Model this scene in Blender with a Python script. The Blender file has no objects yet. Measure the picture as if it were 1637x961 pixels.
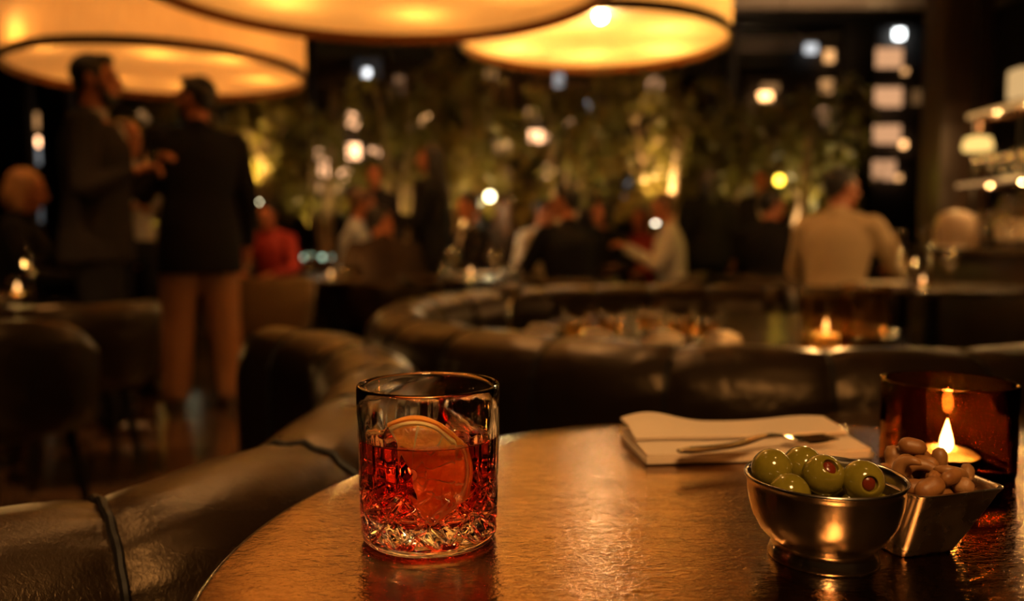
import bpy, bmesh, math, random
from mathutils import Vector as V, Matrix as M4
R = math.radians
PI = math.pi
SC = bpy.context.scene
COL = SC.collection
random.seed(7)

# ------------------------------------------------------------------ camera
CH = 0.91                      # camera height
F = 1310.0                     # focal length in pixels of the 1637 wide frame
PITCH = math.atan(96.5 / F)
CAM = V((0, 0, CH))
FWD = V((0, math.cos(PITCH), -math.sin(PITCH)))
UP = V((0, math.sin(PITCH), math.cos(PITCH)))


def ray(px, py):
    return FWD + V((1, 0, 0)) * ((px - 818.5) / F) + UP * ((480.5 - py) / F)


def P(px, py, Y):
    d = ray(px, py)
    return CAM + d * (Y / d.y)


def PZ(px, py, z):
    d = ray(px, py)
    return CAM + d * ((z - CH) / d.z)


cd = bpy.data.cameras.new('camera')
cam = bpy.data.objects.new('camera', cd)
COL.objects.link(cam)
cam.location = CAM
cam.rotation_euler = (PI / 2 - PITCH, 0, 0)
cd.sensor_width = 36
cd.lens = F / 1637 * 36
cd.clip_start = 0.02
cd.clip_end = 200
cd.dof.use_dof = True
cd.dof.focus_distance = 0.468
cd.dof.aperture_fstop = 3.9
cd.dof.aperture_blades = 0
SC.camera = cam
SC.view_settings.view_transform = 'Standard'
SC.view_settings.look = 'None'
SC.view_settings.gamma = 1
SC.view_settings.exposure = 0.0
SC.view_settings.use_curve_mapping = False
SC.cycles.max_bounces = 14
SC.cycles.transmission_bounces = 14
SC.cycles.glossy_bounces = 6
SC.cycles.diffuse_bounces = 3
SC.cycles.transparent_max_bounces = 16
SC.cycles.sample_clamp_indirect = 60
SC.cycles.sample_clamp_direct = 0
SC.cycles.use_denoising = True
SC.cycles.caustics_refractive = True
SC.cycles.caustics_reflective = True
SC.cycles.blur_glossy = 0.3

w = bpy.data.worlds.new('world')
SC.world = w
w.use_nodes = True
w.node_tree.nodes['Background'].inputs[0].default_value = (0.35, 0.27, 0.22, 1)
w.node_tree.nodes['Background'].inputs[1].default_value = 0.0015


# ------------------------------------------------------------------ materials
def mat(name, base=(.5, .5, .5), rough=.5, metal=0, emit=None, es=0, trans=0, ior=1.5, coat=0, sheen=0, sss=0, spec=.5,
        bump=None, var=None, rvar=None, aniso=0, stint=None):
    """bump = (kind, scale, strength, distance, stretch); var = (scale, second colour, lo, hi, stretch); rvar = (scale, lo, hi)"""
    m = bpy.data.materials.new(name)
    m.use_nodes = True
    nt = m.node_tree
    b = nt.nodes['Principled BSDF']
    I = b.inputs
    I['Base Color'].default_value = (*base, 1)
    I['Roughness'].default_value = rough
    I['Metallic'].default_value = metal
    I['IOR'].default_value = ior
    I['Transmission Weight'].default_value = trans
    I['Coat Weight'].default_value = coat
    I['Coat Roughness'].default_value = .08
    I['Sheen Weight'].default_value = sheen
    I['Specular IOR Level'].default_value = spec
    I['Anisotropic'].default_value = aniso
    if stint:
        I['Specular Tint'].default_value = (*stint, 1)
    if sss:
        I['Subsurface Weight'].default_value = sss
        I['Subsurface Radius'].default_value = (.004, .003, .0015)
        I['Subsurface Scale'].default_value = 1.0
    if emit:
        I['Emission Color'].default_value = (*emit, 1)
        I['Emission Strength'].default_value = es
    tc = None

    def coord(stretch):
        nonlocal tc
        if tc is None:
            tc = nt.nodes.new('ShaderNodeTexCoord')
        mp = nt.nodes.new('ShaderNodeMapping')
        mp.inputs['Scale'].default_value = stretch
        nt.links.new(tc.outputs['Object'], mp.inputs['Vector'])
        return mp.outputs['Vector']

    if var:
        n = nt.nodes.new('ShaderNodeTexNoise')
        n.inputs['Scale'].default_value = var[0]
        n.inputs['Detail'].default_value = 6
        n.inputs['Roughness'].default_value = .6
        nt.links.new(coord(var[4] if len(var) > 4 else (1, 1, 1)), n.inputs['Vector'])
        cr = nt.nodes.new('ShaderNodeValToRGB')
        cr.color_ramp.elements[0].position = var[2]
        cr.color_ramp.elements[1].position = var[3]
        cr.color_ramp.elements[0].color = (*base, 1)
        cr.color_ramp.elements[1].color = (*var[1], 1)
        nt.links.new(n.outputs['Fac'], cr.inputs['Fac'])
        nt.links.new(cr.outputs['Color'], I['Base Color'])
    if rvar:
        n = nt.nodes.new('ShaderNodeTexNoise')
        n.inputs['Scale'].default_value = rvar[0]
        n.inputs['Detail'].default_value = 5
        nt.links.new(coord((1, 1, 1)), n.inputs['Vector'])
        mr = nt.nodes.new('ShaderNodeMapRange')
        mr.inputs['From Min'].default_value = .3
        mr.inputs['From Max'].default_value = .7
        mr.inputs['To Min'].default_value = rvar[1]
        mr.inputs['To Max'].default_value = rvar[2]
        nt.links.new(n.outputs['Fac'], mr.inputs['Value'])
        nt.links.new(mr.outputs['Result'], I['Roughness'])
    if bump:
        last = None
        for kind, scale, strength, dist, stretch in (bump if isinstance(bump, list) else [bump]):
            v = coord(stretch)
            if kind == 'noise':
                n = nt.nodes.new('ShaderNodeTexNoise')
                n.inputs['Scale'].default_value = scale
                n.inputs['Detail'].default_value = 4
                n.inputs['Distortion'].default_value = .6
                out = n.outputs['Fac']
            elif kind == 'voronoi':
                n = nt.nodes.new('ShaderNodeTexVoronoi')
                n.feature = 'DISTANCE_TO_EDGE'
                n.inputs['Scale'].default_value = scale
                out = n.outputs['Distance']
            else:
                n = nt.nodes.new('ShaderNodeTexWave')
                n.inputs['Scale'].default_value = scale
                n.inputs['Distortion'].default_value = 4
                n.inputs['Detail'].default_value = 3
                out = n.outputs['Fac']
            nt.links.new(v, n.inputs['Vector'])
            bm = nt.nodes.new('ShaderNodeBump')
            bm.inputs['Strength'].default_value = strength
            bm.inputs['Distance'].default_value = dist
            nt.links.new(out, bm.inputs['Height'])
            if last:
                nt.links.new(last, bm.inputs['Normal'])
            last = bm.outputs['Normal']
        nt.links.new(last, I['Normal'])
        if coat:
            nt.links.new(last, I['Coat Normal'])
    return m


def glassmat(name, color=(1, 1, 1), ior=1.5, rough=0.0, vol=None):
    m = bpy.data.materials.new(name)
    m.use_nodes = True
    nt = m.node_tree
    nt.nodes.remove(nt.nodes['Principled BSDF'])
    g = nt.nodes.new('ShaderNodeBsdfGlass')
    g.inputs['Color'].default_value = (*color, 1)
    g.inputs['IOR'].default_value = ior
    g.inputs['Roughness'].default_value = rough
    out = nt.nodes['Material Output']
    nt.links.new(g.outputs[0], out.inputs['Surface'])
    if vol:
        a = nt.nodes.new('ShaderNodeVolumeAbsorption')
        a.inputs['Color'].default_value = (*vol[0], 1)
        a.inputs['Density'].default_value = vol[1]
        nt.links.new(a.outputs[0], out.inputs['Volume'])
    return m


def fabricmat(name, col, tmix=.5, glow=0, gcol=(1, .46, .12)):
    m = bpy.data.materials.new(name)
    m.use_nodes = True
    nt = m.node_tree
    nt.nodes.remove(nt.nodes['Principled BSDF'])
    d = nt.nodes.new('ShaderNodeBsdfDiffuse')
    t = nt.nodes.new('ShaderNodeBsdfTranslucent')
    d.inputs[0].default_value = t.inputs[0].default_value = (*col, 1)
    # woven slub: a fine vertical / horizontal thread pattern in the fabric
    tc = nt.nodes.new('ShaderNodeTexCoord')
    mp = nt.nodes.new('ShaderNodeMapping')
    mp.inputs['Scale'].default_value = (60, 60, 9)
    nt.links.new(tc.outputs['Object'], mp.inputs['Vector'])
    n = nt.nodes.new('ShaderNodeTexNoise')
    n.inputs['Scale'].default_value = 1.0
    nt.links.new(mp.outputs[0], n.inputs['Vector'])
    cr = nt.nodes.new('ShaderNodeValToRGB')
    cr.color_ramp.elements[0].position = .35
    cr.color_ramp.elements[1].position = .65
    cr.color_ramp.elements[0].color = (col[0] * .9, col[1] * .88, col[2] * .85, 1)
    cr.color_ramp.elements[1].color = (*col, 1)
    nt.links.new(n.outputs['Fac'], cr.inputs['Fac'])
    nt.links.new(cr.outputs['Color'], d.inputs[0])
    nt.links.new(cr.outputs['Color'], t.inputs[0])
    mx = nt.nodes.new('ShaderNodeMixShader')
    mx.inputs[0].default_value = tmix
    nt.links.new(d.outputs[0], mx.inputs[1])
    nt.links.new(t.outputs[0], mx.inputs[2])
    if glow:
        e = nt.nodes.new('ShaderNodeEmission')
        e.inputs[0].default_value = (*gcol, 1)
        e.inputs[1].default_value = glow
        ad = nt.nodes.new('ShaderNodeAddShader')
        nt.links.new(mx.outputs[0], ad.inputs[0])
        nt.links.new(e.outputs[0], ad.inputs[1])
        mx = ad
    nt.links.new(mx.outputs[0], nt.nodes['Material Output'].inputs['Surface'])
    return m


def emat(name, col, s):
    m = bpy.data.materials.new(name)
    m.use_nodes = True
    nt = m.node_tree
    nt.nodes.remove(nt.nodes['Principled BSDF'])
    e = nt.nodes.new('ShaderNodeEmission')
    e.inputs[0].default_value = (*col, 1)
    e.inputs[1].default_value = s
    nt.links.new(e.outputs[0], nt.nodes['Material Output'].inputs['Surface'])
    return m


WARM = (1, .46, .13)
ONE = (1, 1, 1)
MT = dict(
    leather=mat('dark leather', (.012, .0065, .0035), .36, spec=.6, stint=(1, .72, .45), rvar=(9, .25, .40),
                bump=[('noise', 14, .22, .006, ONE), ('noise', 360, .6, .0008, (1, 1, .4)), ('voronoi', 900, .3, .0004, ONE)]),
    leather_far=mat('worn brown leather', (.016, .009, .005), .36, spec=.6, stint=(1, .72, .45), bump=[('noise', 8, .5, .02, ONE), ('noise', 90, .3, .001, ONE)]),
    piping=mat('black leather piping', (.006, .004, .003), .5, spec=.35),
    table=mat('lacquered bronze table', (.25, .150, .075), .2, metal=1, spec=.6, rvar=(16, .07, .16),
              var=(40, (.40, .250, .130), .25, .62, (1, 1.4, 1)),
              bump=[('noise', 150, .42, .0011, (.75, 1.35, 1)), ('noise', 400, .34, .0006, (.8, 1.3, 1)), ('noise', 26, .05, .003, ONE)]),
    table_edge=mat('dark bronze edge', (.10, .05, .025), .3, metal=.8),
    wood_table=mat('dark polished wood', (.035, .018, .009), .2, spec=.6, var=(5, (.06, .03, .014), .4, .6, (1, 9, 1)), bump=('noise', 60, .1, .001, (1, 6, 1))),
    iron=mat('black iron', (.012, .010, .009), .45, metal=.6, bump=('noise', 90, .1, .001, ONE)),
    brass=mat('dark brass', (.12, .05, .016), .35, metal=.9, bump=('noise', 60, .08, .001, ONE)),
    shade=fabricmat('lamp shade fabric', (.90, .74, .50), .5, .10),
    diffuser=fabricmat('lamp diffuser fabric', (.92, .78, .54), .55, .10, (1, .50, .14)),
    steel=mat('brushed steel', (.52, .48, .43), .20, metal=1, rvar=(30, .15, .25), bump=('noise', 45, .05, .0006, ONE)),
    steel_dull=mat('brushed tray steel', (.56, .51, .45), .27, metal=1, rvar=(60, .2, .34), bump=('noise', 220, .08, .0004, (1, 1, .2))),
    cutlery=mat('cutlery steel', (.55, .48, .42), .16, metal=1, bump=('noise', 50, .04, .0005, ONE)),
    napkin=mat('linen napkin', (.74, .58, .42), .85, sheen=.2, bump=[('noise', 30, .3, .003, ONE), ('noise', 900, .25, .0004, ONE)]),
    clear=glassmat('clear glass', (1, 1, 1), 1.5),
    clear2=glassmat('clear stemware glass', (.98, .96, .93), 1.45),
    amber=glassmat('amber glass', (.60, .37, .15), 1.48),
    wet=glassmat('wetted glass wall', (1, 1, 1), 1.333 / 1.5, vol=((.94, .30, .12), 62)),
    liquid=glassmat('red aperitif', (1, 1, 1), 1.333, vol=((.94, .30, .12), 62)),
    hurricane=glassmat('amber tinted glass', (.97, .84, .64), 1.5, .05),
    gold_fill=glassmat('added golden fill', (.95, .70, .38), 1.2, .25),
    ice=glassmat('ice', (1, 1, 1), 1.25, .02),
    pane=glassmat('window glass', (.97, .97, .97), 1.45),
    peel=mat('orange peel', (.86, .30, .03), .42, sss=.3, bump=('noise', 900, .35, .0006, ONE)),
    pith=mat('orange pith', (.90, .66, .30), .6, sss=.4),
    pulp=mat('orange pulp', (.85, .26, .03), .28, sss=.5, var=(160, (.92, .42, .06), .35, .65, ONE), bump=('voronoi', 330, .5, .0012, ONE)),
    olive=mat('olive skin', (.18, .145, .013), .12, spec=.6, sss=.2, coat=.5, var=(60, (.25, .195, .024), .35, .7, ONE), bump=('noise', 160, .06, .0006, ONE)),
    olive_in=mat('olive flesh', (.17, .13, .02), .4),
    pimento=mat('pimento', (.16, .022, .007), .22, spec=.6, bump=('noise', 300, .3, .0008, ONE)),
    nut=mat('roasted peanut', (.22, .083, .022), .45, spec=.45, sss=.2, var=(120, (.36, .155, .045), .35, .7, ONE), bump=('noise', 500, .25, .0006, ONE)),
    cashew=mat('cashew', (.26, .11, .032), .45, sss=.2, var=(90, (.40, .19, .065), .35, .7, ONE), bump=('noise', 260, .2, .0008, ONE)),
    walnut=mat('hazelnut skin', (.30, .13, .045), .5, var=(150, (.46, .24, .10), .35, .7, ONE), bump=('noise', 300, .35, .001, ONE)),
    wax=mat('candle wax', (.85, .70, .48), .45, sss=.6),
    wick=mat('wick', (.02, .015, .012), .9),
    alu=mat('tealight cup', (.65, .55, .42), .3, metal=1),
    flame=emat('candle flame', (1, .80, .55), 230),
    flame_far=emat('far candle flame', (1, .50, .17), 5),
    skin=mat('skin', (.45, .155, .06), .5, sss=.08, var=(9, (.40, .125, .046), .3, .7, ONE)),
    eye=mat('eye', (.10, .06, .04), .2),
    hair_dark=mat('dark hair', (.012, .008, .006), .45, bump=('noise', 120, .5, .003, (4, 4, .6))),
    hair_brown=mat('brown hair', (.10, .045, .02), .45, bump=('noise', 120, .5, .003, (4, 4, .6))),
    hair_fair=mat('copper blonde hair', (.42, .20, .075), .42, bump=('noise', 120, .5, .003, (4, 4, .6))),
    navy=mat('navy wool', (.010, .008, .009), .85, spec=.2, bump=('noise', 60, .3, .003, ONE)),
    grey=mat('charcoal wool', (.022, .016, .013), .85, spec=.2, bump=('noise', 60, .3, .003, ONE)),
    black=mat('black cloth', (.008, .006, .006), .85, spec=.2, bump=('noise', 60, .3, .003, ONE)),
    darkbrown=mat('dark brown cloth', (.035, .019, .010), .85, spec=.2, bump=('noise', 60, .3, .003, ONE)),
    white=mat('white shirt cotton', (.42, .37, .31), .8, bump=('noise', 40, .4, .004, ONE)),
    blueshirt=mat('pale blue cotton', (.34, .38, .44), .8, bump=('noise', 40, .4, .004, ONE)),
    beige=mat('beige cotton', (.50, .36, .20), .8, bump=('noise', 25, .5, .006, ONE)),
    tan=mat('tan chino cloth', (.34, .15, .06), .8, bump=('noise', 25, .5, .006, ONE)),
    red=mat('red cloth', (.24, .010, .006), .75, bump=('noise', 40, .4, .004, ONE)),
    stripe=mat('pale checked cotton', (.60, .50, .40), .8, var=(24, (.34, .26, .20), .45, .55, (2, 2, .1)), bump=('noise', 40, .4, .004, ONE)),
    shoe=mat('dark brown shoe leather', (.05, .022, .010), .35, bump=('noise', 60, .1, .001, ONE)),
    velvet=mat('olive brown velvet', (.16, .085, .022), .85, sheen=.15, bump=('noise', 14, .5, .01, ONE)),
    floor=mat('dark stained parquet', (.050, .026, .012), .25, spec=.5, var=(2.4, (.10, .05, .022), .4, .65, (1, 5, 1)), coat=.6, rvar=(3, .10, .24), bump=('noise', 30, .10, .002, (1, 5, 1))),
    wall=mat('dark plaster', (.018, .014, .012), .7, bump=('noise', 20, .2, .003, ONE)),
    ceiling=mat('dim brown ceiling', (.48, .38, .29), .85, bump=('noise', 20, .1, .002, ONE)),
    frame=mat('black window frame', (.010, .009, .008), .4, metal=.3, bump=('noise', 40, .05, .001, ONE)),
    pillar=mat('dark timber cladding', (.045, .024, .014), .45, var=(3, (.03, .016, .010), .4, .6, (8, 8, .6)), bump=('noise', 40, .2, .002, (6, 6, .5))),
    bark=mat('bark', (.34, .22, .12), .8, bump=('noise', 40, .6, .01, (3, 3, .5))),
    bark_pale=mat('pale birch bark', (.58, .44, .28), .75, bump=('noise', 30, .5, .008, (3, 3, .5))),
    leaf=mat('leaf', (.15, .145, .024), .45, trans=0, sss=0, var=(2.5, (.24, .18, .03), .35, .7, ONE)),
    planter=mat('dark planter', (.02, .016, .013), .5, bump=('noise', 30, .2, .003, ONE)),
    soil=mat('soil', (.02, .012, .008), .95, bump=('noise', 60, .8, .01, ONE)),
    facade=mat('night facade', (.05, .045, .042), .8, bump=('noise', 2, .3, .05, ONE)),
    ground=mat('night street', (.03, .03, .03), .8, bump=('noise', 4, .2, .02, ONE)),
    bottle=mat('dark bottle glass', (.10, .05, .02), .08, trans=.6, ior=1.5, bump=('noise', 20, .02, .001, ONE)),
    label=mat('cream bottle paper', (.6, .5, .36), .7, bump=('noise', 90, .1, .001, ONE)),
    china=mat('white china', (.72, .64, .54), .25, bump=('noise', 9, .03, .001, ONE)),
    strip=emat('shelf light strip', (1, .50, .15), .62),
    bulb=emat('lamp bulb', (1, .80, .48), 14),
    barglow=emat('bar lamp glow', (1, .60, .17), 1.4),
)
WIN = {}


def winmat(col, s):
    k = (col, s)
    if k not in WIN:
        WIN[k] = emat('lit city window', col, s)
    return WIN[k]


# ------------------------------------------------------------------ mesh building
class MB:
    def __init__(self):
        self.v, self.f, self.mi = [], [], []
        self.k = 0

    def add(self, vs, fs, k=None):
        o = len(self.v)
        self.v += [tuple(p) for p in vs]
        self.f += [tuple(i + o for i in f) for f in fs]
        self.mi += [self.k if k is None else k] * len(fs)
        return self

    def box(self, c, s, bev=0, seg=2, rot=None):
        bm = bmesh.new()
        bmesh.ops.create_cube(bm, size=1)
        for q in bm.verts:
            q.co = V((q.co.x * s[0], q.co.y * s[1], q.co.z * s[2]))
        if bev:
            bmesh.ops.bevel(bm, geom=list(bm.edges), offset=bev, segments=seg, affect='EDGES', profile=.5)
        m = rot.to_4x4() if rot else M4()
        c = V(c)
        bm.verts.index_update()
        self.add([(m @ q.co) + c for q in bm.verts], [[q.index for q in f.verts] for f in bm.faces])
        bm.free()
        return self

    def lathe(self, prof, n=32, c=(0, 0, 0), closed=False, axis=None):
        """prof = [(r, z)]; a radius of 0 makes a pole"""
        c = V(c)
        q = V((0, 0, 1)).rotation_difference(V(axis).normalized()).to_matrix() if axis is not None else None
        vs, rows = [], []
        for r, z in prof:
            if r <= 1e-7:
                rows.append([len(vs)])
                vs.append(V((0, 0, z)))
            else:
                rows.append(list(range(len(vs), len(vs) + n)))
                for i in range(n):
                    a = 2 * PI * i / n
                    vs.append(V((r * math.cos(a), r * math.sin(a), z)))
        if q:
            vs = [q @ p for p in vs]
        fs = []
        pairs = list(zip(rows, rows[1:])) + ([(rows[-1], rows[0])] if closed else [])
        for A, B in pairs:
            for i in range(n):
                j = (i + 1) % n
                if len(A) == 1 and len(B) == 1:
                    continue
                if len(A) == 1:
                    fs.append((A[0], B[j], B[i]))
                elif len(B) == 1:
                    fs.append((A[i], A[j], B[0]))
                else:
                    fs.append((A[i], A[j], B[j], B[i]))
        return self.add([p + c for p in vs], fs)

    def ell(self, c, r, rot=None, n=14, m=9):
        prof = [(math.sin(PI * i / m), -math.cos(PI * i / m)) for i in range(m + 1)]
        prof[0], prof[-1] = (0, -1), (0, 1)
        t = MB().lathe(prof, n)
        c = V(c)
        vs = [V((p[0] * r[0], p[1] * r[1], p[2] * r[2])) for p in t.v]
        if rot:
            vs = [rot @ p for p in vs]
        return self.add([p + c for p in vs], t.f)

    def cap(self, a, b, ra, rb, n=12):
        """tapered capsule"""
        a, b = V(a), V(b)
        L = (b - a).length
        if L < 1e-6:
            return self.ell(a, (ra, ra, ra), n=n)
        pr = [(0, -ra)] + [(ra * math.cos(t), ra * math.sin(t)) for t in (-1.2, -.8, -.4)] + [(ra, 0)]
        pr += [(ra + (rb - ra) * k / 3, L * k / 3) for k in (1, 2)]
        pr += [(rb, L)] + [(rb * math.cos(t), L + rb * math.sin(t)) for t in (.4, .8, 1.2)] + [(0, L + rb)]
        return self.lathe(pr, n, a, axis=(b - a))

    def tube(self, pts, rad, n=10, cap=True, closed=False, flat=1.0):
        pts = [V(p) for p in pts]
        if not hasattr(rad, '__len__'):
            rad = [rad] * len(pts)
        N = len(pts)
        vs, fs = [], []
        ref = None
        for i, p in enumerate(pts):
            t = (pts[(i + 1) % N] - pts[i - 1]) if closed else (pts[min(i + 1, N - 1)] - pts[max(i - 1, 0)])
            t.normalize()
            if ref is None:
                ref = V((0, 0, 1)) if abs(t.z) < .9 else V((1, 0, 0))
            u = t.cross(ref)
            u.normalize()
            ref = u.cross(t)
            for k in range(n):
                a = 2 * PI * k / n
                vs.append(p + u * (rad[i] * math.cos(a)) + ref * (rad[i] * flat * math.sin(a)))
        for i in range(N if closed else N - 1):
            j = (i + 1) % N
            for k in range(n):
                l = (k + 1) % n
                fs.append((i * n + k, i * n + l, j * n + l, j * n + k))
        if cap and not closed:
            fs.append(tuple(range(n))[::-1])
            fs.append(tuple((N - 1) * n + k for k in range(n)))
        return self.add(vs, fs)

    def loft(self, rings, cap=True):
        n = len(rings[0])
        vs = [p for r in rings for p in r]
        fs = []
        for i in range(len(rings) - 1):
            for k in range(n):
                l = (k + 1) % n
                fs.append((i * n + k, i * n + l, (i + 1) * n + l, (i + 1) * n + k))
        if cap:
            fs.append(tuple(range(n))[::-1])
            fs.append(tuple((len(rings) - 1) * n + k for k in range(n)))
        return self.add(vs, fs)

    def merge(self, other, fn=None):
        o = len(self.v)
        self.v += [tuple(fn(V(p))) if fn else p for p in other.v]
        self.f += [tuple(i + o for i in f) for f in other.f]
        self.mi += other.mi
        return self

    def build(self, name, m, parent=None, sharp=40, loc=None):
        me = bpy.data.meshes.new(name)
        me.from_pydata(self.v, [], self.f)
        ms = m if isinstance(m, (list, tuple)) else [m]
        for x in ms:
            me.materials.append(MT[x] if isinstance(x, str) else x)
        if len(ms) > 1:
            me.polygons.foreach_set('material_index', self.mi)
        bm = bmesh.new()
        bm.from_mesh(me)
        bmesh.ops.recalc_face_normals(bm, faces=bm.faces) if not getattr(self, 'keep', False) else None
        bm.to_mesh(me)
        bm.free()
        me.polygons.foreach_set('use_smooth', [True] * len(me.polygons))
        if sharp and sharp < 180:
            me.set_sharp_from_angle(angle=R(sharp))
        o = bpy.data.objects.new(name, me)
        COL.objects.link(o)
        if parent:
            o.parent = parent
        if loc is not None:
            o.location = loc
        return o


def tag(o, label=None, cat=None, group=None, kind=None):
    if label:
        o['label'] = label
    if cat:
        o['category'] = cat
    if group:
        o['group'] = group
    if kind:
        o['kind'] = kind
    return o


def thing(name, label, cat, loc=(0, 0, 0), rz=0, group=None):
    o = bpy.data.objects.new(name, None)
    o.empty_display_size = .05
    COL.objects.link(o)
    o.location = loc
    o.rotation_euler = (0, 0, rz)
    return tag(o, label, cat, group)


KIDS = {}


def copy_tree(o, parent=None):
    c = o.copy()
    COL.objects.link(c)
    if parent:
        c.parent = parent
    for ch in [q for q in ALLCH(o)]:
        copy_tree(ch, c)
    return c


def ALLCH(o):
    return list(o.children)


def dup(o, label, loc, rz=0, group=None):
    c = copy_tree(o)
    c.location = loc
    c.rotation_euler = (0, 0, rz)
    c['label'] = label
    if group:
        c['group'] = group
    return c


def struct(name, mb, m, parent=None, sharp=40):
    o = mb.build(name, m, parent, sharp)
    if not parent:
        o['kind'] = 'structure'
    return o


def light(kind, loc, power, col=WARM, size=.05, spot=None, blend=.5, aim=None, parent=None, name='light'):
    d = bpy.data.lights.new(name, kind)
    d.energy = power
    d.color = col
    if kind in ('POINT', 'SPOT'):
        d.shadow_soft_size = size
    if kind == 'SPOT':
        d.spot_size = R(spot)
        d.spot_blend = blend
    o = bpy.data.objects.new(name, d)
    COL.objects.link(o)
    o.location = loc
    if aim is not None:
        o.rotation_euler = (V(aim) - V(loc)).to_track_quat('-Z', 'Y').to_euler()
    if parent:
        o.parent = parent
    return o


def catmull(pts, per=12):
    pts = [V(p) for p in pts]
    Q = [pts[0] * 2 - pts[1]] + pts + [pts[-1] * 2 - pts[-2]]
    out = []
    for i in range(1, len(Q) - 2):
        a, b, c, d = Q[i - 1:i + 3]
        for k in range(per):
            t = k / per
            out.append(.5 * ((2 * b) + (c - a) * t + (2 * a - 5 * b + 4 * c - d) * t * t + (3 * b - a - 3 * c + d) * t ** 3))
    out.append(pts[-1])
    return out


def resample(pts, step):
    pts = [V(p) for p in pts]
    L = [0]
    for a, b in zip(pts, pts[1:]):
        L.append(L[-1] + (b - a).length)
    n = max(2, round(L[-1] / step))
    out, j = [], 0
    for i in range(n + 1):
        s = L[-1] * i / n
        while j < len(L) - 2 and L[j + 1] < s:
            j += 1
        t = (s - L[j]) / max(1e-9, L[j + 1] - L[j])
        out.append(pts[j].lerp(pts[j + 1], t))
    return out, L[-1]


REMESH = []


def remesh(o, voxel, smooth=2):
    m = o.modifiers.new('r', 'REMESH')
    m.mode = 'VOXEL'
    m.voxel_size = voxel
    m.use_smooth_shade = True
    s = o.modifiers.new('s', 'SMOOTH')
    s.iterations = smooth
    s.factor = .5
    REMESH.append(o)
    return o


def apply_remesh():
    bpy.context.view_layer.update()
    dg = bpy.context.evaluated_depsgraph_get()
    res = []
    for o in REMESH:
        me = bpy.data.meshes.new_from_object(o.evaluated_get(dg))
        res.append((o, me))
    for o, me in res:
        mats = list(o.data.materials)
        o.modifiers.clear()
        me.materials.clear()
        for x in mats:
            me.materials.append(x)
        me.polygons.foreach_set('use_smooth', [True] * len(me.polygons))
        o.data = me
# ------------------------------------------------------------------ room shell
XL, XR, YB, YF, ZC = -6.6, 5.6, 10.0, -3.2, 3.56
struct('floor', MB().box(((XL + XR) / 2, (YB + YF) / 2, -.05), (XR - XL, YB - YF, .1)), 'floor')
struct('ceiling', MB().box(((XL + XR) / 2, (YB + YF) / 2, ZC + .05), (XR - XL, YB - YF, .1)), 'ceiling')
struct('wall_left', MB().box((XL - .05, (YB + YF) / 2, ZC / 2), (.1, YB - YF, ZC)), 'wall')
struct('wall_right', MB().box((XR + .05, (YB + YF) / 2, ZC / 2), (.1, YB - YF, ZC)), 'wall')
struct('wall_front', MB().box(((XL + XR) / 2, YF - .05, ZC / 2), (XR - XL, .1, ZC)), 'wall')
# window wall: sill and head beams, mullions, panes
struct('wall_back', MB().box(((XL + XR) / 2, YB + .08, .22), (XR - XL, .16, .44)).box(((XL + XR) / 2, YB + .08, ZC - .02), (XR - XL, .16, .04)), 'wall')


def XP(px, Y):
    return P(px, 400, Y).x


mull = [(XL + .05, .1), (XP(20, YB), .5), (XP(96, YB), .34), (XP(350, YB), .12), (XP(497, YB), .10), (XP(834, YB), .10), (XP(1165, YB), .10), (XP(1364, YB), .37),
        (XP(1490, YB), .22), (XR - .05, .1)]
for i, (x, wd) in enumerate(mull):
    struct('trim_%d' % (i + 1), MB().box((x, YB + .06, (.44 + ZC - .04) / 2), (wd, .2, ZC - .48), .008), 'frame')
for i in range(len(mull) - 1):
    a, b = mull[i][0] + mull[i][1] / 2, mull[i + 1][0] - mull[i + 1][1] / 2
    if b - a < .05:
        continue
    W = MB().box(((a + b) / 2, YB + .07, .47), (b - a, .07, .06), .004).box(((a + b) / 2, YB + .07, ZC - .055), (b - a, .07, .03), .004)
    wo = struct('window_%d' % (i + 1), W, 'frame')
    MB().box(((a + b) / 2, YB + .07, (ZC + .43) / 2), (b - a, .012, ZC - .57)).build('pane', 'pane', wo)
# dark timber pillar by the bar
struct('wall_pillar', MB().box((XP(1518, 5.75), 5.75, ZC / 2), (.33, .3, ZC), .012), 'pillar')
# ceiling drop beside the windows
struct('trim_11', MB().box(((XL + XR) / 2, YB - .22, ZC - .03), (XR - XL, .3, .06), .01), 'frame')

# ------------------------------------------------------------------ outside: night city
struct('ground', MB().box((0, 34, -8.05), (90, 46, .1)), 'ground')


def building(label, x0, x1, z1, Y, wins, col='facade'):
    t = thing('office_building', label, 'building', ((x0 + x1) / 2, Y, -8), 0, 'buildings across the street')
    mb = MB().box((0, 3, (z1 + 8) / 2), (x1 - x0, 6, z1 + 8), .05)
    for k in range(int((z1 + 8) / 3)):
        mb.box((0, -.02, 3 * k + 2.6), (x1 - x0 + .1, .3, .25), .03)
    mb.build('facade', col, t)
    mb = MB().box((0, 3, z1 + 8.1), (x1 - x0 + .3, 6.3, .4), .05)
    mb.build('roof_slab', col, t)
    for px, py, wpx, hpx, c, s in wins:
        q = P(px, py, Y)
        k = Y / F
        MB().box((q.x - (x0 + x1) / 2, -.2, q.z + 8), (wpx * k, .12, hpx * k), .015).build('window', winmat(c, s * (3.0 if wpx < 24 else 1)), t)
    return t


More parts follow.
